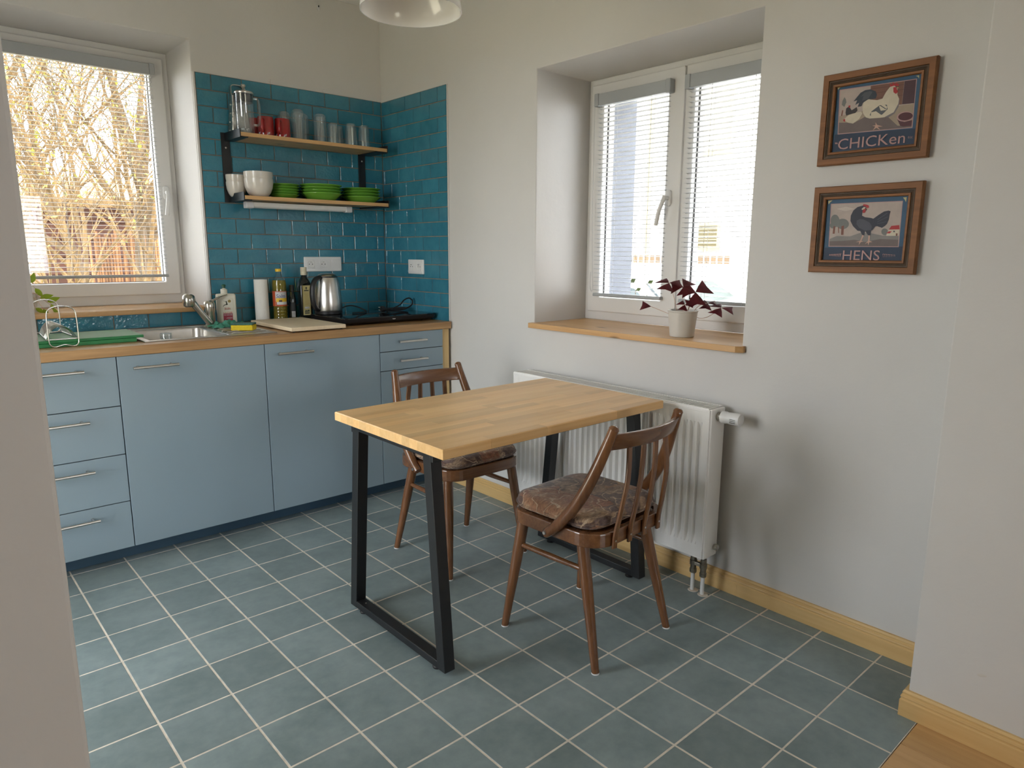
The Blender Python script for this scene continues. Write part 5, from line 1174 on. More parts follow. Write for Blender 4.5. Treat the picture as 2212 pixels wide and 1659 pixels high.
PIC1= [('navy', [(-0.1159, -0.0433), (0.1183, -0.0525), (0.1198, -0.0987), (-0.1189, -0.0942)]), ('pink', [(-0.1132, 0.09), (0.1088, 0.0858), (0.1104, -0.05), (-0.1073, -0.0438)]), ('sky', [(-0.1106, 0.0874), (0.1066, 0.0837), (0.1081, -0.0477), (-0.1047, -0.0412)]), ('barn', [(-0.0194, 0.0861), (0.0751, 0.0842), (0.0747, 0.0196), (-0.0169, 0.0259)]), ('barnline', [(-0.019, 0.0779), (0.0751, 0.0759), (0.0753, 0.0747), (-0.0189, 0.0766)]), ('barnline', [(-0.0184, 0.0649), (0.0753, 0.0624), (0.0754, 0.0612), (-0.0183, 0.0636)]), ('barnline', [(-0.0176, 0.0497), (0.0751, 0.0463), (0.0752, 0.045), (-0.0175, 0.0484)]), ('door', [(0.0757, 0.0841), (0.1066, 0.0837), (0.1078, 0.0185), (0.0751, 0.0199)]), ('field', [(-0.1071, 0.0108), (-0.0739, 0.0141), (-0.0403, 0.0161), (0.0567, 0.0171), (0.1075, 0.0175), (0.1081, -0.0477), (-0.1047, -0.0412)]), ('earth', [(-0.1061, -0.0084), (-0.0576, -0.0145), (-0.0275, -0.0009), (0.0384, -0.0096), (0.0686, -0.039), (0.1077, -0.0439), (0.1081, -0.0477), (-0.1047, -0.0412)]), ('treeg', [(-0.1008, 0.0556), (-0.0959, 0.0659), (-0.0907, 0.0585), (-0.0887, 0.0493), (-0.0933, 0.0367), (-0.102, 0.0435)]), ('trunk', [(-0.0994, 0.0276), (-0.0958, 0.0271), (-0.0973, 0.0106), (-0.1018, 0.0112)]), ('bowlbody', [(0.0656, -0.0196), (0.0864, -0.0307), (0.1075, -0.0282), (0.1077, -0.0439), (0.0836, -0.0434), (0.076, -0.0399)]), ('pink', [(0.1094, -0.0154), (0.1093, -0.0197), (0.1071, -0.0237), (0.1029, -0.0269), (0.0971, -0.029), (0.0902, -0.0298), (0.083, -0.0292), (0.0762, -0.0273), (0.0704, -0.0242), (0.0662, -0.0203), (0.064, -0.0159), (0.0641, -0.0115), (0.0665, -0.0075), (0.0708, -0.0043), (0.0767, -0.0022), (0.0836, -0.0015), (0.0908, -0.0021), (0.0975, -0.0041), (0.1032, -0.0072), (0.1073, -0.0111)]), ('bowlin', [(0.108, -0.0152), (0.1079, -0.0187), (0.1058, -0.0219), (0.1021, -0.0244), (0.097, -0.0261), (0.091, -0.0268), (0.0847, -0.0263), (0.0788, -0.0248), (0.0737, -0.0223), (0.0701, -0.0191), (0.0683, -0.0156), (0.0685, -0.0121), (0.0706, -0.0089), (0.0744, -0.0063), (0.0796, -0.0046), (0.0856, -0.004), (0.0919, -0.0046), (0.0978, -0.0061), (0.1027, -0.0086), (0.1062, -0.0117)]), ('tail', [(-0.0015, 0.0473), (0.0012, 0.0576), (-0.0036, 0.0686), (-0.0196, 0.0767), (-0.0349, 0.0765), (-0.0477, 0.0712), (-0.0558, 0.062), (-0.0669, 0.0488), (-0.0558, 0.0507), (-0.0607, 0.0376), (-0.049, 0.0425), (-0.0529, 0.031), (-0.0417, 0.0316), (-0.0381, 0.0398), (-0.0234, 0.0484)]), ('tail2', [(-0.0236, 0.0506), (-0.0122, 0.0682), (-0.0213, 0.0718), (-0.0365, 0.0699), (-0.0465, 0.0584), (-0.0379, 0.0614), (-0.0409, 0.0467)]), ('cream', [(0.0364, 0.0743), (0.0487, 0.0765), (0.0581, 0.0656), (0.0598, 0.0486), (0.0663, 0.035), (0.0649, 0.0185), (0.0563, 0.0007), (0.0405, -0.0099), (0.017, -0.01), (-0.0136, -0.0082), (-0.0251, -0.0034), (-0.0353, 0.0111), (-0.0381, 0.0289), (-0.036, 0.0416), (-0.0234, 0.0484), (0.0033, 0.0423), (0.0181, 0.0444), (0.027, 0.0621)]), ('shade', [(0.0299, -0.0096), (0.0542, 0.001), (0.0645, 0.0227), (0.0655, 0.0373), (0.0674, 0.0307), (0.0664, 0.0141), (0.0567, -0.0036), (0.0407, -0.0121)]), ('tail2', [(-0.01, 0.012), (0.0114, 0.0262), (0.0328, 0.0252), (0.0362, 0.012), (0.0226, -0.0011), (-0.0006, -0.0066), (-0.0145, 0.0017)]), ('cream', [(-0.0109, 0.0095), (0.0032, 0.0106), (0.0188, -0.0017), (0.0038, -0.0076), (-0.0106, -0.0046)]), ('cream', [(0.0105, 0.0237), (0.024, 0.028), (0.0345, 0.0186), (0.0322, 0.01), (0.0168, 0.01)]), ('tail', [(0.0145, 0.0268), (0.0318, 0.0137), (0.0312, 0.0118), (0.0136, 0.0248)]), ('red', [(0.0367, 0.0749), (0.0354, 0.0844), (0.043, 0.0789), (0.0431, 0.0864), (0.05, 0.0803), (0.0552, 0.0844), (0.0568, 0.0783), (0.0619, 0.0792), (0.0604, 0.0732), (0.0488, 0.0759)]), ('red', [(0.046, 0.0717), (0.0533, 0.0716), (0.0606, 0.0568), (0.0553, 0.0518), (0.0479, 0.0578)]), ('beak', [(0.0559, 0.0712), (0.0624, 0.068), (0.058, 0.0664)]), ('feet', [(0.0052, -0.0214), (0.0103, -0.0296), (0.0271, -0.036), (0.0126, -0.0355), (0.021, -0.0456), (0.0089, -0.0377), (-0.0007, -0.0439), (0.0053, -0.0338), (-0.0038, -0.03), (0.006, -0.0302)]), ('cream', [(-0.091, -0.0003), (-0.0781, 0.0098), (-0.0603, 0.0145), (-0.0402, 0.0157), (-0.0369, 0.0091), (-0.0449, -0.0056), (-0.062, -0.0166), (-0.076, -0.0127), (-0.0858, -0.007)]), ('red', [(-0.0933, -0.0006), (-0.0876, 0.0004), (-0.0863, -0.0082), (-0.0923, -0.0061)]), ('black', [(-0.0881, 0.0183), (-0.087, 0.0314), (-0.0783, 0.0368), (-0.0742, 0.0296), (-0.0698, 0.0233), (-0.0551, 0.0307), (-0.0525, 0.02), (-0.058, 0.0137), (-0.076, 0.0117), (-0.085, 0.0094)]), ('red', [(-0.0812, 0.0383), (-0.0749, 0.0387), (-0.0756, 0.0316), (-0.0793, 0.0321)]), ('gold', [(0.1051, 0.0929), (0.1139, 0.0939), (0.1145, 0.0842), (0.1114, 0.0898)]), ('gold', [(-0.1197, 0.0972), (-0.1103, 0.0968), (-0.1158, 0.0933), (-0.1178, 0.0892)]), ('pink', [(0.1012, -0.0756), (0.1033, -0.0723), (0.1039, -0.0736), (0.1025, -0.0758), (0.1044, -0.0787), (0.1036, -0.0795)]), ('pink', [(0.1058, -0.0762), (0.1079, -0.0728), (0.1084, -0.0741), (0.107, -0.0763), (0.1089, -0.0792), (0.1082, -0.08)]), ('pink', [(0.1103, -0.0767), (0.1124, -0.0733), (0.1129, -0.0747), (0.1115, -0.0768), (0.1134, -0.0798), (0.1127, -0.0805)]), ('pink', [(-0.1119, -0.0664), (-0.108, -0.0702), (-0.1105, -0.0734), (-0.1128, -0.0697)]), ('pink', [(-0.1076, -0.0669), (-0.1037, -0.0707), (-0.1062, -0.0738), (-0.1085, -0.0702)])]
PIC2= [('navy', [(-0.117, -0.0559), (0.1188, -0.0529), (0.117, -0.0974), (-0.1202, -0.0957)]), ('pink', [(-0.1091, 0.0823), (0.1056, 0.0811), (0.1074, -0.0546), (-0.1051, -0.0528)]), ('sky', [(-0.1066, 0.0803), (0.1038, 0.079), (0.1052, -0.0524), (-0.1023, -0.0504)]), ('cloud', [(-0.0896, 0.0655), (-0.0594, 0.0712), (-0.0332, 0.0632), (-0.0605, 0.0574)]), ('hill', [(-0.1033, -0.0284), (-0.0819, -0.0192), (-0.0392, -0.0209), (-0.0102, -0.0109), (0.0193, -0.0114), (0.0577, -0.0199), (0.1037, -0.0184), (0.1052, -0.0524), (-0.1023, -0.0504)]), ('earth', [(-0.1034, -0.0356), (-0.0615, -0.0347), (-0.0243, -0.0316), (0.0084, -0.0388), (0.0521, -0.03), (0.1041, -0.0328), (0.1052, -0.0524), (-0.1023, -0.0504)]), ('treeg', [(-0.0767, 0.0277), (-0.0768, 0.0216), (-0.0783, 0.0161), (-0.0811, 0.0117), (-0.0848, 0.009), (-0.0892, 0.0081), (-0.0938, 0.0092), (-0.0981, 0.0121), (-0.1017, 0.0166), (-0.1043, 0.0223), (-0.1055, 0.0285), (-0.1054, 0.0347), (-0.1038, 0.0403), (-0.101, 0.0446), (-0.0972, 0.0473), (-0.0928, 0.0481), (-0.0883, 0.047), (-0.084, 0.044), (-0.0805, 0.0395), (-0.0779, 0.0339)]), ('treeg', [(-0.0463, 0.0176), (-0.0468, 0.0126), (-0.0492, 0.0081), (-0.0533, 0.0046), (-0.0587, 0.0024), (-0.0648, 0.0017), (-0.0711, 0.0026), (-0.077, 0.0051), (-0.0818, 0.0088), (-0.0851, 0.0135), (-0.0866, 0.0186), (-0.086, 0.0237), (-0.0836, 0.0282), (-0.0794, 0.0317), (-0.074, 0.0338), (-0.0678, 0.0344), (-0.0615, 0.0334), (-0.0557, 0.031), (-0.051, 0.0272), (-0.0477, 0.0226)]), ('treeg', [(-0.0873, 0.0139), (-0.0875, 0.011), (-0.0887, 0.0084), (-0.0906, 0.0064), (-0.0932, 0.0051), (-0.0961, 0.0047), (-0.0992, 0.0052), (-0.102, 0.0066), (-0.1043, 0.0088), (-0.1059, 0.0114), (-0.1067, 0.0144), (-0.1065, 0.0173), (-0.1053, 0.0199), (-0.1034, 0.022), (-0.1008, 0.0232), (-0.0978, 0.0236), (-0.0948, 0.0231), (-0.092, 0.0216), (-0.0897, 0.0195), (-0.0881, 0.0168)]), ('trunk', [(-0.0944, 0.0117), (-0.0883, 0.0116), (-0.0886, -0.012), (-0.0951, -0.0119)]), ('trunk', [(-0.0692, 0.0111), (-0.0611, 0.0133), (-0.0603, -0.016), (-0.0679, -0.0159)]), ('trunk', [(-0.0797, 0.009), (-0.0769, 0.009), (-0.0751, -0.0099), (-0.0775, -0.0098)]), ('treeg', [(0.0729, -0.009), (0.0727, -0.0121), (0.0716, -0.0149), (0.0697, -0.0171), (0.0671, -0.0185), (0.0641, -0.0189), (0.061, -0.0184), (0.0582, -0.0169), (0.0558, -0.0146), (0.0541, -0.0118), (0.0533, -0.0086), (0.0535, -0.0055), (0.0546, -0.0027), (0.0565, -0.0005), (0.0591, 0.0009), (0.0621, 0.0013), (0.0652, 0.0008), (0.0681, -0.0007), (0.0704, -0.003), (0.0721, -0.0058)]), ('cream', [(0.0744, -0.0023), (0.1042, -0.0018), (0.104, -0.0213), (0.0686, -0.0208), (0.07, -0.0123)]), ('red', [(0.0808, 0.0087), (0.1029, 0.0104), (0.1046, -0.0022), (0.0744, -0.0023)]), ('red', [(0.0679, -0.0134), (0.0749, -0.0072), (0.0835, -0.0074), (0.0787, -0.0135)]), ('trunk', [(0.0958, -0.0138), (0.1005, -0.0139), (0.1008, -0.0212), (0.0961, -0.0212)]), ('tail2', [(0.0876, -0.0059), (0.0925, -0.006), (0.0925, -0.0104), (0.0876, -0.0103)]), ('hen', [(0.0263, 0.0315), (0.0406, 0.0423), (0.055, 0.0518), (0.0677, 0.0542), (0.0743, 0.0522), (0.0722, 0.0412), (0.0714, 0.0279), (0.0673, 0.0146), (0.0624, 0.0092), (0.0543, 0.0033), (0.0395, 0.0086), (0.0265, 0.0066)]), ('henl', [(0.0376, 0.0289), (0.0651, 0.0481), (0.0663, 0.0463), (0.0391, 0.0271)]), ('henl', [(0.0382, 0.0221), (0.0673, 0.0369), (0.0679, 0.0351), (0.0388, 0.0203)]), ('henl', [(0.0388, 0.0165), (0.0654, 0.0225), (0.0658, 0.0209), (0.0394, 0.0149)]), ('hen', [(-0.009, 0.0724), (0.0004, 0.0686), (0.0055, 0.0616), (-0.0004, 0.0528), (-0.0081, 0.0508), (-0.0083, 0.0417), (0.0012, 0.0368), (0.0194, 0.034), (0.0331, 0.029), (0.038, 0.0131), (0.0273, -0.0025), (0.0188, -0.0069), (0.0031, -0.0066), (-0.0177, -0.0039), (-0.0328, 0.0103), (-0.0425, 0.0267), (-0.0428, 0.0429), (-0.0362, 0.0588), (-0.0245, 0.0686)]), ('henl', [(-0.0229, 0.0273), (-0.0142, 0.0316), (-0.0027, 0.0301), (0.0162, 0.0205), (0.024, 0.0089), (0.0229, -0.0024), (0.0051, -0.0043), (-0.014, 0.0052), (-0.0231, 0.017)]), ('hen', [(-0.0097, -0.004), (0.0053, -0.0066), (0.0043, -0.0192), (-0.0028, -0.0168)]), ('hen', [(0.0051, -0.0043), (0.0231, -0.0047), (0.0227, -0.0188), (0.0155, -0.0187)]), ('feet', [(-0.0016, -0.0168), (0.0031, -0.0192), (-0.0033, -0.0352), (0.0037, -0.0376), (-0.0041, -0.0387), (-0.0101, -0.0479), (-0.0087, -0.0386), (-0.0202, -0.0386), (-0.0067, -0.0352)]), ('feet', [(0.0166, -0.0182), (0.0212, -0.0194), (0.0216, -0.0354), (0.0309, -0.0389), (0.0209, -0.04), (0.0195, -0.0492), (0.0164, -0.04), (0.0079, -0.0457), (0.0171, -0.0354)]), ('red', [(-0.009, 0.0724), (-0.0071, 0.0764), (-0.0003, 0.0754), (0.0078, 0.0728), (0.0107, 0.0659), (0.0053, 0.0639), (-0.0008, 0.0691)]), ('red', [(-0.0058, 0.0621), (0.001, 0.0618), (0.0009, 0.0516), (-0.0046, 0.0495), (-0.0087, 0.0531)]), ('cream', [(-0.0114, 0.0623), (-0.0052, 0.0682), (0.001, 0.0663), (-0.0034, 0.0615), (-0.01, 0.0589)]), ('beak', [(0.0019, 0.0645), (0.0083, 0.0611), (0.0028, 0.0617)]), ('gold', [(-0.1184, 0.0914), (-0.1041, 0.0931), (-0.1108, 0.0875), (-0.1163, 0.0808)]), ('gold', [(0.1053, 0.0906), (0.1156, 0.0912), (0.115, 0.0767), (0.1112, 0.0834)]), ('pink', [(-0.0648, -0.076), (-0.0626, -0.0737), (-0.0616, -0.0751), (-0.0634, -0.0808), (-0.0644, -0.0855), (-0.0655, -0.0846)]), ('pink', [(0.0643, -0.0765), (0.0662, -0.0736), (0.0672, -0.0749), (0.0656, -0.0804), (0.0677, -0.0844), (0.0665, -0.0851)]), ('pink', [(-0.0696, -0.0761), (-0.0674, -0.0742), (-0.0663, -0.0756), (-0.0682, -0.0808), (-0.0692, -0.0851), (-0.0703, -0.0842)]), ('pink', [(0.0691, -0.0765), (0.0711, -0.0742), (0.0721, -0.0756), (0.0704, -0.0803), (0.0725, -0.0842), (0.0713, -0.0849)]), ('pink', [(-0.0744, -0.0761), (-0.0721, -0.0747), (-0.071, -0.0761), (-0.073, -0.0808), (-0.0741, -0.0847), (-0.0751, -0.0837)]), ('pink', [(0.0739, -0.0765), (0.0759, -0.0749), (0.0769, -0.0762), (0.0752, -0.0803), (0.0773, -0.0839), (0.076, -0.0846)]), ('pink', [(-0.0792, -0.0761), (-0.0769, -0.0752), (-0.0758, -0.0766), (-0.0778, -0.0809), (-0.0789, -0.0842), (-0.08, -0.0833)]), ('pink', [(0.0787, -0.0764), (0.0808, -0.0755), (0.0818, -0.0769), (0.0799, -0.0803), (0.082, -0.0836), (0.0808, -0.0843)]), ('pink', [(-0.084, -0.0761), (-0.0816, -0.0757), (-0.0805, -0.0771), (-0.0826, -0.0809), (-0.0838, -0.0838), (-0.0848, -0.0828)]), ('pink', [(0.0835, -0.0764), (0.0856, -0.0762), (0.0866, -0.0775), (0.0847, -0.0802), (0.0867, -0.0834), (0.0855, -0.0841)]), ('pink', [(-0.0888, -0.0762), (-0.0864, -0.0762), (-0.0853, -0.0776), (-0.0874, -0.0809), (-0.0887, -0.0833), (-0.0897, -0.0824)]), ('pink', [(0.0882, -0.0764), (0.0904, -0.0768), (0.0914, -0.0782), (0.0894, -0.0802), (0.0914, -0.0831), (0.0902, -0.0838)]), ('pink', [(-0.0937, -0.0762), (-0.0912, -0.0767), (-0.0901, -0.0781), (-0.0923, -0.081), (-0.0936, -0.0829), (-0.0946, -0.0819)]), ('pink', [(0.0929, -0.0764), (0.0952, -0.0775), (0.0962, -0.0788), (0.0942, -0.0802), (0.0961, -0.0829), (0.0949, -0.0835)]), ('pink', [(-0.0986, -0.0762), (-0.096, -0.0772), (-0.0949, -0.0786), (-0.0972, -0.081), (-0.0985, -0.0825), (-0.0996, -0.0815)]), ('pink', [(0.0976, -0.0763), (0.0999, -0.0781), (0.1009, -0.0795), (0.0989, -0.0801), (0.1008, -0.0826), (0.0996, -0.0833)])]
picture(1.7075, 1.845, 1.570, 'pine-framed print of a white rooster with the word CHICKEN', PIC1, 'CHICKen', 0.196, 0.0315, -0.0905, -0.102)
picture(1.3695, 1.505, 1.234, 'pine-framed print of a dark hen with the word HENS', PIC2, 'HENS', 0.112, 0.030, -0.0945, -0.056)

# ------------------------------------------------------------------ oxalis on the sill
px, py, pz = 0.075, -2.118, 0.9622
pp = thing('potted_oxalis', (px, py, pz), 'purple oxalis in a round white pot on the window sill', 'plant')
m = MB(); m.lathe([(r, pz+z) for r, z in [(0.0455, 0), (0.0475, 0.002), (0.0585, 0.098), (0.0605, 0.100), (0.0610, 0.106), (0.0580, 0.107), (0.0560, 0.098), (0.046, 0.012), (0, 0.012)]], 40, (px, py, 0)); m.build('pot', 'pot', pp, smooth=35)
m = MB(); m.lathe([(0.0, pz+.086), (0.054, pz+.084)], 24, (px, py, 0), cap=False); m.build('soil', 'soil', pp, smooth=60)
# leaves are three triangular leaflets; (dy to the right negative, dz, size, tilt)
rl = random.Random(3)
rt = V(0.655, -0.755, 0)          # to the right in the view
fw = V(0.755, 0.655, 0)           # away from the camera
def oxleaf(cx, cz, dep, size, spin, tilt, kink, nleaf=3, stem0=None):
    hub = V(px, py, pz)+rt*cx+fw*dep+V(0, 0, cz)
    base = V(px, py, pz+.085)+rt*max(-.04, min(.04, stem0 if stem0 is not None else cx*.35))+fw*(dep*.3)
    mid = base.lerp(hub, .55)+V(0, 0, kink)
    st = MB().tube(bez(base, base.lerp(mid, .6)+V(0, 0, kink*.5), mid, hub, 8), 0.0010, 6).build('stem', 'oxalis_stem', pp, smooth=60)
    nrm = (V(0, 0, 1)*math.cos(tilt)-fw*math.sin(tilt)).normalized()
    e1 = rt; e2 = nrm.cross(e1).normalized()
    for k in range(nleaf):
        a = spin+2*PI*k/3; d = e1*math.cos(a)+e2*math.sin(a); s = nrm.cross(d)
        dr = -nrm*size*rl.uniform(.10, .30)
        tipL, tipR = hub+d*size*.92+s*size*.62+dr, hub+d*size*.92-s*size*.62+dr
        notch = hub+d*size*.84+dr*.6; mid_ = hub+d*size*.45+nrm*size*.04
        eL, eR = hub+d*size*.40+s*size*.30+dr*.3, hub+d*size*.40-s*size*.30+dr*.3
        m = MB(); b = m.bm; vs = [b.verts.new(p) for p in (hub, eR, tipR, notch, tipL, eL, mid_)]
        for q in ((0, 1, 6), (1, 2, 6), (2, 3, 6), (3, 4, 6), (4, 5, 6), (5, 0, 6)): b.faces.new([vs[i] for i in q])
        bmesh.ops.solidify(b, geom=b.faces[:], thickness=0.0004)
        m.build('leaf', 'oxalis', pp, smooth=80)
oxleaf(-0.060, 0.214, 0.0, 0.056, 0.15, 0.45, .02)
oxleaf(-0.004, 0.200, -.01, 0.052, 1.0, 0.75, .02)
oxleaf(0.043, 0.180, -.02, 0.066, 0.55, 0.85, .01)
oxleaf(0.003, 0.130, -.03, 0.032, 0.2, 0.7, .01)
oxleaf(0.028, 0.142, -.02, 0.024, 1.2, 0.9, .0)
oxleaf(0.098, 0.134, 0.02, 0.042, 0.2, 0.40, .02)
oxleaf(0.152, 0.116, 0.02, 0.052, -0.1, 0.45, -.03)
oxleaf(-0.128, 0.120, -.02, 0.044, 2.9, 0.7, .0, 1)

# houseplant on the garden sill, half hidden by the wall edge
hp = thing('houseplant', (-1.835, 0.115, 1.0120), 'light green leafy houseplant on the garden window sill, mostly hidden', 'plant')
m = MB(); m.lathe([(r, 1.012+z) for r, z in [(0.036, 0), (0.048, 0.085), (0.045, 0.085), (0.034, 0.01), (0, 0.01)]], 24, (-1.835, 0.115, 0)); m.build('pot', 'pot', hp, smooth=35)
m = MB(); m.lathe([(0.0, 1.085), (0.044, 1.084)], 20, (-1.835, 0.115, 0), cap=False); m.build('soil', 'soil', hp, smooth=60)
for k, (x, y, z, dx, dz, sz) in enumerate(((-1.800, 0.09, 1.122, .5, -.75, .050), (-1.79, 0.06, 1.078, .9, .22, .055), (-1.765, 0.05, 1.060, .9, .35, .055), (-1.750, 0.06, 1.050, .3, -.95, .032), (-1.785, 0.04, 1.030, .4, -.8, .045), (-1.812, 0.05, 1.036, .6, -.5, .042), (-1.745, 0.05, 1.030, .5, -.8, .034), (-1.81, 0.1, 1.145, .3, .9, .05), (-1.87, 0.1, 1.13, -.6, .5, .05), (-1.85, 0.14, 1.15, -.2, .9, .05))):
    MB().tube(bez((-1.835, 0.115, 1.085), (-1.83, .11, 1.12), (x-.01, y, z+.03), (x, y, z), 6), 0.0009, 5).build('stem', 'oxalis_stem', hp)
    d = V(dx, 0.1, dz).normalized(); s = V(0.15, 1.0, 0.2).cross(d).normalized(); nn = d.cross(s)
    m = MB(); b = m.bm; L = []; Rr = []; C = []
    for i in range(6):
        f = i/5; w = sz*.24*math.sin(PI*f**.8) if 0 < i < 5 else 0.0004
        c = V(x, y, z)+d*sz*f-nn*sz*.12*f*f
        L.append(c+s*w); Rr.append(c-s*w); C.append(c-nn*w*.25)
    m.loft([[a, b2, c] for a, b2, c in zip(L, C, Rr)], closed=False); bmesh.ops.solidify(m.bm, geom=m.bm.faces[:], thickness=0.0004); m.build('leaf', 'leaf_green', hp, smooth=70)

# ------------------------------------------------------------------ pendant lamp and wall plug
lx, ly, lz = -1.052, -1.892, 1.992
pl = thing('pendant_lamp', (lx, ly, CZ), 'glossy white pendant lamp shade hanging above the table', 'lamp')
m = MB(); pr = [(0.150, 0.0), (0.147, 0.030), (0.135, 0.065), (0.110, 0.100), (0.075, 0.125), (0.038, 0.140), (0.030, 0.150)]
m.lathe([(r, lz+z) for r, z in pr]+[(r-.003, lz+z) for r, z in reversed(pr)]+[(0.150, lz)], 48, (lx, ly, 0), cap=False); m.build('shade', 'lamp_white', pl, smooth=50)
m = MB(); m.lathe([(0.030, lz+.148), (0.030, lz+.190), (0.012, lz+.205)], 24, (lx, ly, 0)); m.build('socket_cup', 'lamp_white', pl, smooth=40)
m = MB(); m.lathe([(0.010, lz+.150), (0.014, lz+.120), (0.028, lz+.085), (0.030, lz+.065), (0.022, lz+.045), (0.0, lz+.038)], 24, (lx, ly, 0)); m.build('bulb', 'diffuser', pl, smooth=50)
MB().tube([(lx, ly, lz+.20), (lx, ly, CZ-.03)], 0.003, 8).build('cord', 'white_plastic', pl, smooth=60)
m = MB(); m.lathe([(0.012, CZ-.045), (0.045, CZ-.012), (0.048, CZ-.0005)], 24, (lx, ly, 0)); m.build('ceiling_rose', 'lamp_white', pl, smooth=40)
wp = thing('wall_plug', (-0.377, 0, 2.575), 'small white plastic wall plug left high on the kitchen wall', 'wall plug')
m = MB(); m.box(-0.384, -0.371, -0.010, -0.0003, 2.578, 2.604, 0.002); m.build('plug_body', 'white_plastic', wp)
m = MB(); m.box(-0.3815, -0.3740, -0.0106, -0.0098, 2.592, 2.601); m.build('plug_hole', 'gasket', wp)

# ------------------------------------------------------------------ outdoors: garden behind the kitchen window
GZ = -0.42
struct(MB().box(-30, 2.4, 0.7, 40, GZ-.1, GZ).build('garden_ground', 'grass'))
struct(MB().box(2.4, 30, -30, 40, GZ-.1, GZ-.01).build('street_ground', 'asphalt'))
struct(MB().box(-30, 2.4, -40, 0.7, GZ-.12, GZ-.02).build('yard_ground', 'grass'))
def tree(loc, label, seed, nstem, height, spread, r0, bark, nleaf, lean=(0, 0), depth=3):
    rg = random.Random(seed); t = thing('garden_tree', loc, label, 'tree', 'bare spring trees in the garden')
    base = V(loc); wood_, tips = MB(), []
    def branch(p, d, ln, r, lev, mb):
        n = 5 if lev < 2 else 4; path = [p]; rs_ = [r]; dd = d.copy(); q = p.copy()
        for i in range(n):
            dd = (dd+V(rg.uniform(-.16, .16), rg.uniform(-.16, .16), rg.uniform(-.05, .13))).normalized()
            q = q+dd*(ln/n); path.append(q.copy()); rs_.append(max(0.0022, r*(1-.72*(i+1)/n)))
        mb.tube(path, rs_, 6 if lev < 2 else 4)
        tips.extend(path[2:] if lev >= 2 else path[3:])
        if lev >= depth: return
        for k in range(rg.randint(4, 6) if lev else rg.randint(5, 7)):
            i = rg.randint(2, n); a = rg.uniform(0, 2*PI); side = V(math.cos(a), math.sin(a), rg.uniform(.15, .7))
            nd = (dd*.55+side*.75).normalized()
            branch(path[i], nd, ln*rg.uniform(.42, .68), rs_[i]*.72, lev+1, mb)
    for s in range(nstem):
        a = 2*PI*s/nstem+rg.uniform(-.4, .4); sp = spread*rg.uniform(.5, 1.1)
        d = V(math.cos(a)*sp+lean[0], math.sin(a)*sp+lean[1], 1).normalized(); mb = MB()
        branch(base+V(math.cos(a)*.10, math.sin(a)*.10, 0), d, height*rg.uniform(.8, 1.1), r0*rg.uniform(.7, 1.15), 0, mb)
        mb.build('stem', bark, t, smooth=60)
    m = MB()
    for k in range(nleaf):
        p = rg.choice(tips)+V(rg.uniform(-.02, .02), rg.uniform(-.02, .02), rg.uniform(-.02, .02)); s = rg.uniform(.012, .028)
        u = V(rg.uniform(-1, 1), rg.uniform(-1, 1), rg.uniform(-1, 1)).normalized(); w = u.cross(V(rg.uniform(-1, 1), rg.uniform(-1, 1), 1)).normalized()
        m.poly([p, p+u*s+w*s*.5, p+u*s*2, p+u*s-w*s*.5])
    tag(m.build('leaves', 'spring_leaf', t), kind='stuff')
tree((-0.62, 4.3, GZ), 'multi-stemmed bare shrub with pale trunks filling the kitchen window', 5, 7, 3.6, .34, .034, 'bark', 3000, (-.05, 0))
tree((-1.30, 3.4, GZ), 'bare twiggy shrub at the left of the kitchen window', 9, 6, 2.9, .34, .022, 'bark', 1800)
tree((-0.15, 5.4, GZ), 'darker tree with a thick trunk behind the pale shrub', 21, 4, 4.6, .22, .075, 'bark_dark', 900, (.0, 0))
tree((-1.6, 6.6, GZ), 'bare tree further back at the left of the garden', 33, 5, 4.6, .30, .045, 'bark', 1100)
tree((0.75, 7.2, GZ), 'bare tree beyond the reed fence at the right of the garden', 47, 5, 4.8, .32, .045, 'bark', 1100)
# reed fence, shed
fn = thing('reed_fence', (0.35, 5.9, GZ), 'sunlit reed fence at the lower right of the kitchen window', 'fence')
rg = random.Random(8); me = None
for k in range(64):
    x = -0.42+0.034*k; h = 1.92+rg.uniform(-.05, .05)
    m = MB(); m.tube([(x, 5.9+rg.uniform(-.015, .015), GZ), (x+rg.uniform(-.012, .012), 5.9+rg.uniform(-.02, .02), GZ+h)], [.0165, .014], 6); m.build('reed', 'fence', fn)
for z in (GZ+.5, GZ+1.5): MB().box(-0.45, 1.78, 5.93, 5.96, z, z+.05).build('rail', 'fence', fn)
sd = thing('garden_shed', (1.0, 9.2, GZ), 'red-brown plank garden shed with straw roof behind the fence', 'shed')
for k in range(9): MB().box(-0.55, 3.2, 8.6, 8.66, GZ+.05+.26*k, GZ+.05+.26*k+.25, .006).build('plank', 'shed', sd)
MB().box(-0.5, 3.15, 8.67, 10.2, GZ+.02, GZ+2.38).build('body', 'shed', sd)
m = MB(); m.hexa([(-0.85, 8.2, GZ+2.34), (3.5, 8.2, GZ+2.34), (3.5, 10.6, GZ+2.85), (-0.85, 10.6, GZ+2.85), (-0.85, 8.2, GZ+2.46), (3.5, 8.2, GZ+2.46), (3.5, 10.6, GZ+2.97), (-0.85, 10.6, GZ+2.97)]); m.build('roof', 'thatch', sd)
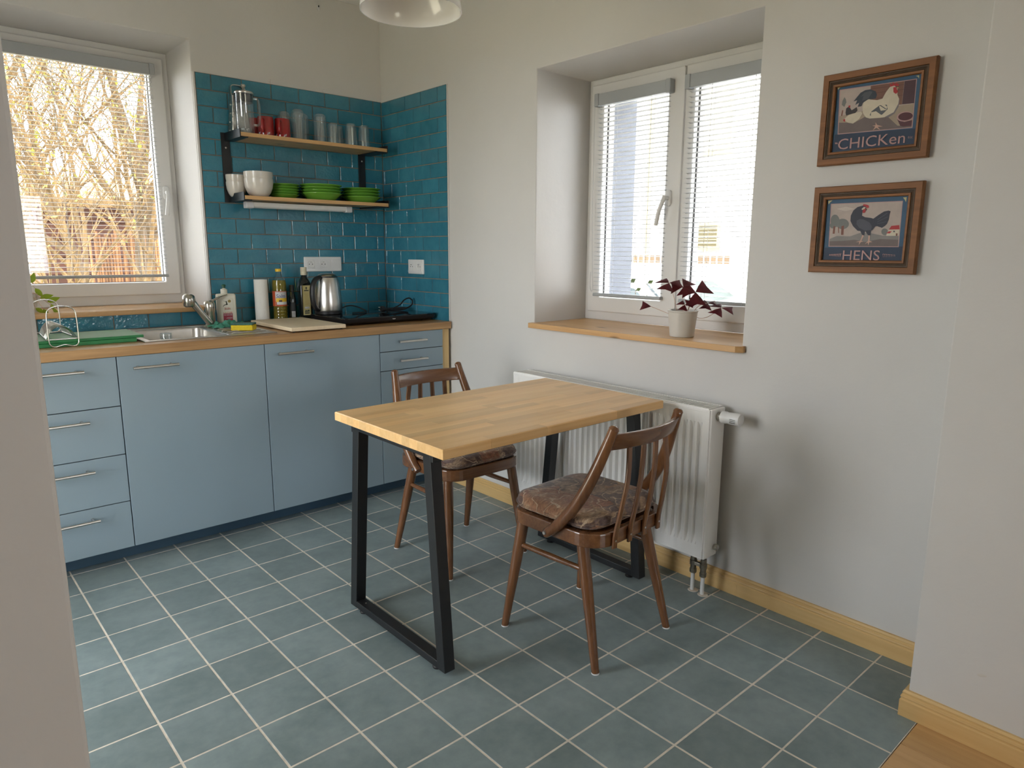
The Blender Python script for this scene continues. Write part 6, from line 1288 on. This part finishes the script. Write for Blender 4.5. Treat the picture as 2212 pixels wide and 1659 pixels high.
# ------------------------------------------------------------------ outdoors: street behind the radiator window
FX = 9.0
hs = thing('white_house', (FX+2, 4.0, GZ), 'white rendered house across the street seen through the right window', 'house')
MB().box(FX, FX+4, -6, 14, GZ, GZ+7.5).build('wall', 'render', hs)
MB().tube([(FX-.06, 4.88, GZ), (FX-.06, 4.88, GZ+7.4)], 0.055, 10).build('downpipe', 'house_trim', hs, smooth=60)
def house_win(y0, y1, z0, z1, n, pane='shutter'):
    f = slab([y0, y0+.06, y1-.06, y1], [z0, z0+.06, z1-.06, z1], hole, fy, FX-.03, FX+.03).build('window', 'house_trim', hs)
    MB().box(FX-.012, FX-.004, y0+.05, y1-.05, z0+.05, z1-.05).build('pane', pane, f)
    for k in range(n):
        z = z0+.10+(z1-z0-.16)*k/n; MB().box(FX-.026, FX-.013, y0+.06, y1-.06, z, z+.02).build('blind_slat', 'house_trim', f)
    MB().box(FX-.10, FX, y0-.05, y1+.05, z0-.05, z0).build('ledge', 'house_trim', f)
house_win(3.28, 3.86, 1.36, 1.84, 5); house_win(3.18, 3.86, 3.06, 4.34, 0, 'pale_pane'); house_win(1.2, 1.9, 1.36, 1.84, 5); house_win(1.2, 1.9, 3.06, 4.34, 0, 'pale_pane')
gf = thing('garden_fence', (7.6, 3.6, GZ), 'low brown panel fence with white posts along the street', 'fence')
for k in range(34):
    y = 2.2+0.12*k; MB().box(7.58, 7.62, y+.012, y+.108, 1.125, 1.255, .004).build('panel', 'brown_panel', gf)
    MB().box(7.57, 7.63, y-.010, y+.010, 1.121, 1.27, .004).build('post', 'render', gf)
MB().box(7.50, 7.70, 2.1, 6.4, GZ, 1.12).build('base_wall', 'render', gf)
# parked car, nose to the right
car = thing('parked_car', (4.0, 0.55, GZ), 'silver hatchback parked in the street outside the right window', 'car')
side = [(2.55, .28), (2.60, .62), (2.50, .92), (2.05, .98), (1.70, 1.36), (1.15, 1.475), (.45, 1.49), (-.10, 1.42), (-.78, 1.02), (-1.45, .86), (-1.62, .62), (-1.60, .28)]
cab = [(2.02, .96), (1.66, 1.34), (1.13, 1.455), (.45, 1.47), (-.09, 1.40), (-.76, 1.00)]
yo = 0.75
m = MB(); low = [(y, z) for y, z in [(2.55, .28), (2.60, .62), (2.50, .92), (2.05, .98), (-.78, 1.0), (-1.45, .86), (-1.62, .62), (-1.60, .28)]]
m.loft([[(4.0+sx*w, y+yo, GZ+z) for y, z in low] for sx, w in ((-1, .80), (-1, .86), (1, .86), (1, .80))]); m.build('body', 'car_paint', car, bevel=0.04, smooth=40)
m = MB(); m.loft([[(4.0+sx*(w-max(0, z-1.0)*.42), y+yo, GZ+z) for y, z in cab] for sx, w in ((-1, .83), (1, .83))]); cb = m.build('cabin', 'car_paint', car, bevel=0.035, smooth=40)
def sidewin(pts, sx):
    m = MB(); m.loft([[(4.0+sx*(.836+e-max(0, z-1.0)*.42), y+yo, GZ+z) for y, z in pts] for e in (0, .006)]); m.build('side_window', 'car_glass', cb)
for sx in (-1, 1):
    sidewin([(-.62, 1.03), (-.06, 1.36), (.40, 1.42), (.46, 1.03)], sx); sidewin([(.53, 1.03), (.48, 1.42), (1.05, 1.40), (1.28, 1.03)], sx); sidewin([(1.36, 1.03), (1.14, 1.38), (1.55, 1.30), (1.80, 1.03)], sx)
for (a, b) in (((-.70, 1.05), (-.12, 1.405)), ((1.99, 1.0), (1.69, 1.33))):
    m = MB(); o_ = -0.012 if a[0] < 0 else 0.012
    m.hexa([(4-.74, a[0]+yo+o_, GZ+a[1]), (4+.74, a[0]+yo+o_, GZ+a[1]), (4+.74, a[0]+yo, GZ+a[1]), (4-.74, a[0]+yo, GZ+a[1]), (4-.58, b[0]+yo+o_, GZ+b[1]+.012), (4+.58, b[0]+yo+o_, GZ+b[1]+.012), (4+.58, b[0]+yo, GZ+b[1]), (4-.58, b[0]+yo, GZ+b[1])]); m.build('windscreen', 'car_glass', cb)
for y in (-.95, 1.85):
    for sx in (-1, 1):
        m = MB(); m.lathe([(.20, -.09), (.30, -.10), (.315, -.06), (.315, .06), (.30, .10), (.20, .09)], 24, (4.0+sx*.78, y+yo, GZ+.315), axis=0); w_ = m.build('wheel', 'tyre', car, smooth=40)
        m = MB(); m.lathe([(.0, -.095), (.20, -.085), (.20, .085), (0, .095)], 20, (4.0+sx*.78, y+yo, GZ+.315), axis=0); m.build('rim', 'steel', w_, smooth=40)
# twigs of a climber outside the right window
cl = thing('climbing_plant', (0.80, -1.40, GZ), 'leafy twigs of a climber outside the left pane of the right window', 'plant')
rg = random.Random(2)
for k in range(6):
    p = V(0.80, -1.40+.02*k, GZ); path = [p.copy()]; top_ = 1.55 if k == 0 else rg.uniform(0.98, 1.14)
    while p.z < top_: p = p+V(rg.uniform(-.012, .012), rg.uniform(-.035, .032), rg.uniform(.06, .12)); p.x = max(p.x, .76); path.append(p.copy())
    MB().tube(path, 0.0016, 5).build('twig', 'bark_dark', cl)
    for q in path:
        if q.z < .92 or q.z > 1.16 or rg.random() < .3: continue
        s_ = rg.uniform(.014, .026); d = V(rg.uniform(-.3, .3), rg.uniform(-1, .1), rg.uniform(-.6, .6)).normalized(); n = d.cross(V(1, 0, .2)).normalized()
        m = MB(); f = m.poly([q, q+d*s_+n*s_*.6, q+d*s_*2, q+d*s_-n*s_*.6]); bmesh.ops.solidify(m.bm, geom=[f], thickness=.0004); m.build('leaf', 'leaf_out', cl)
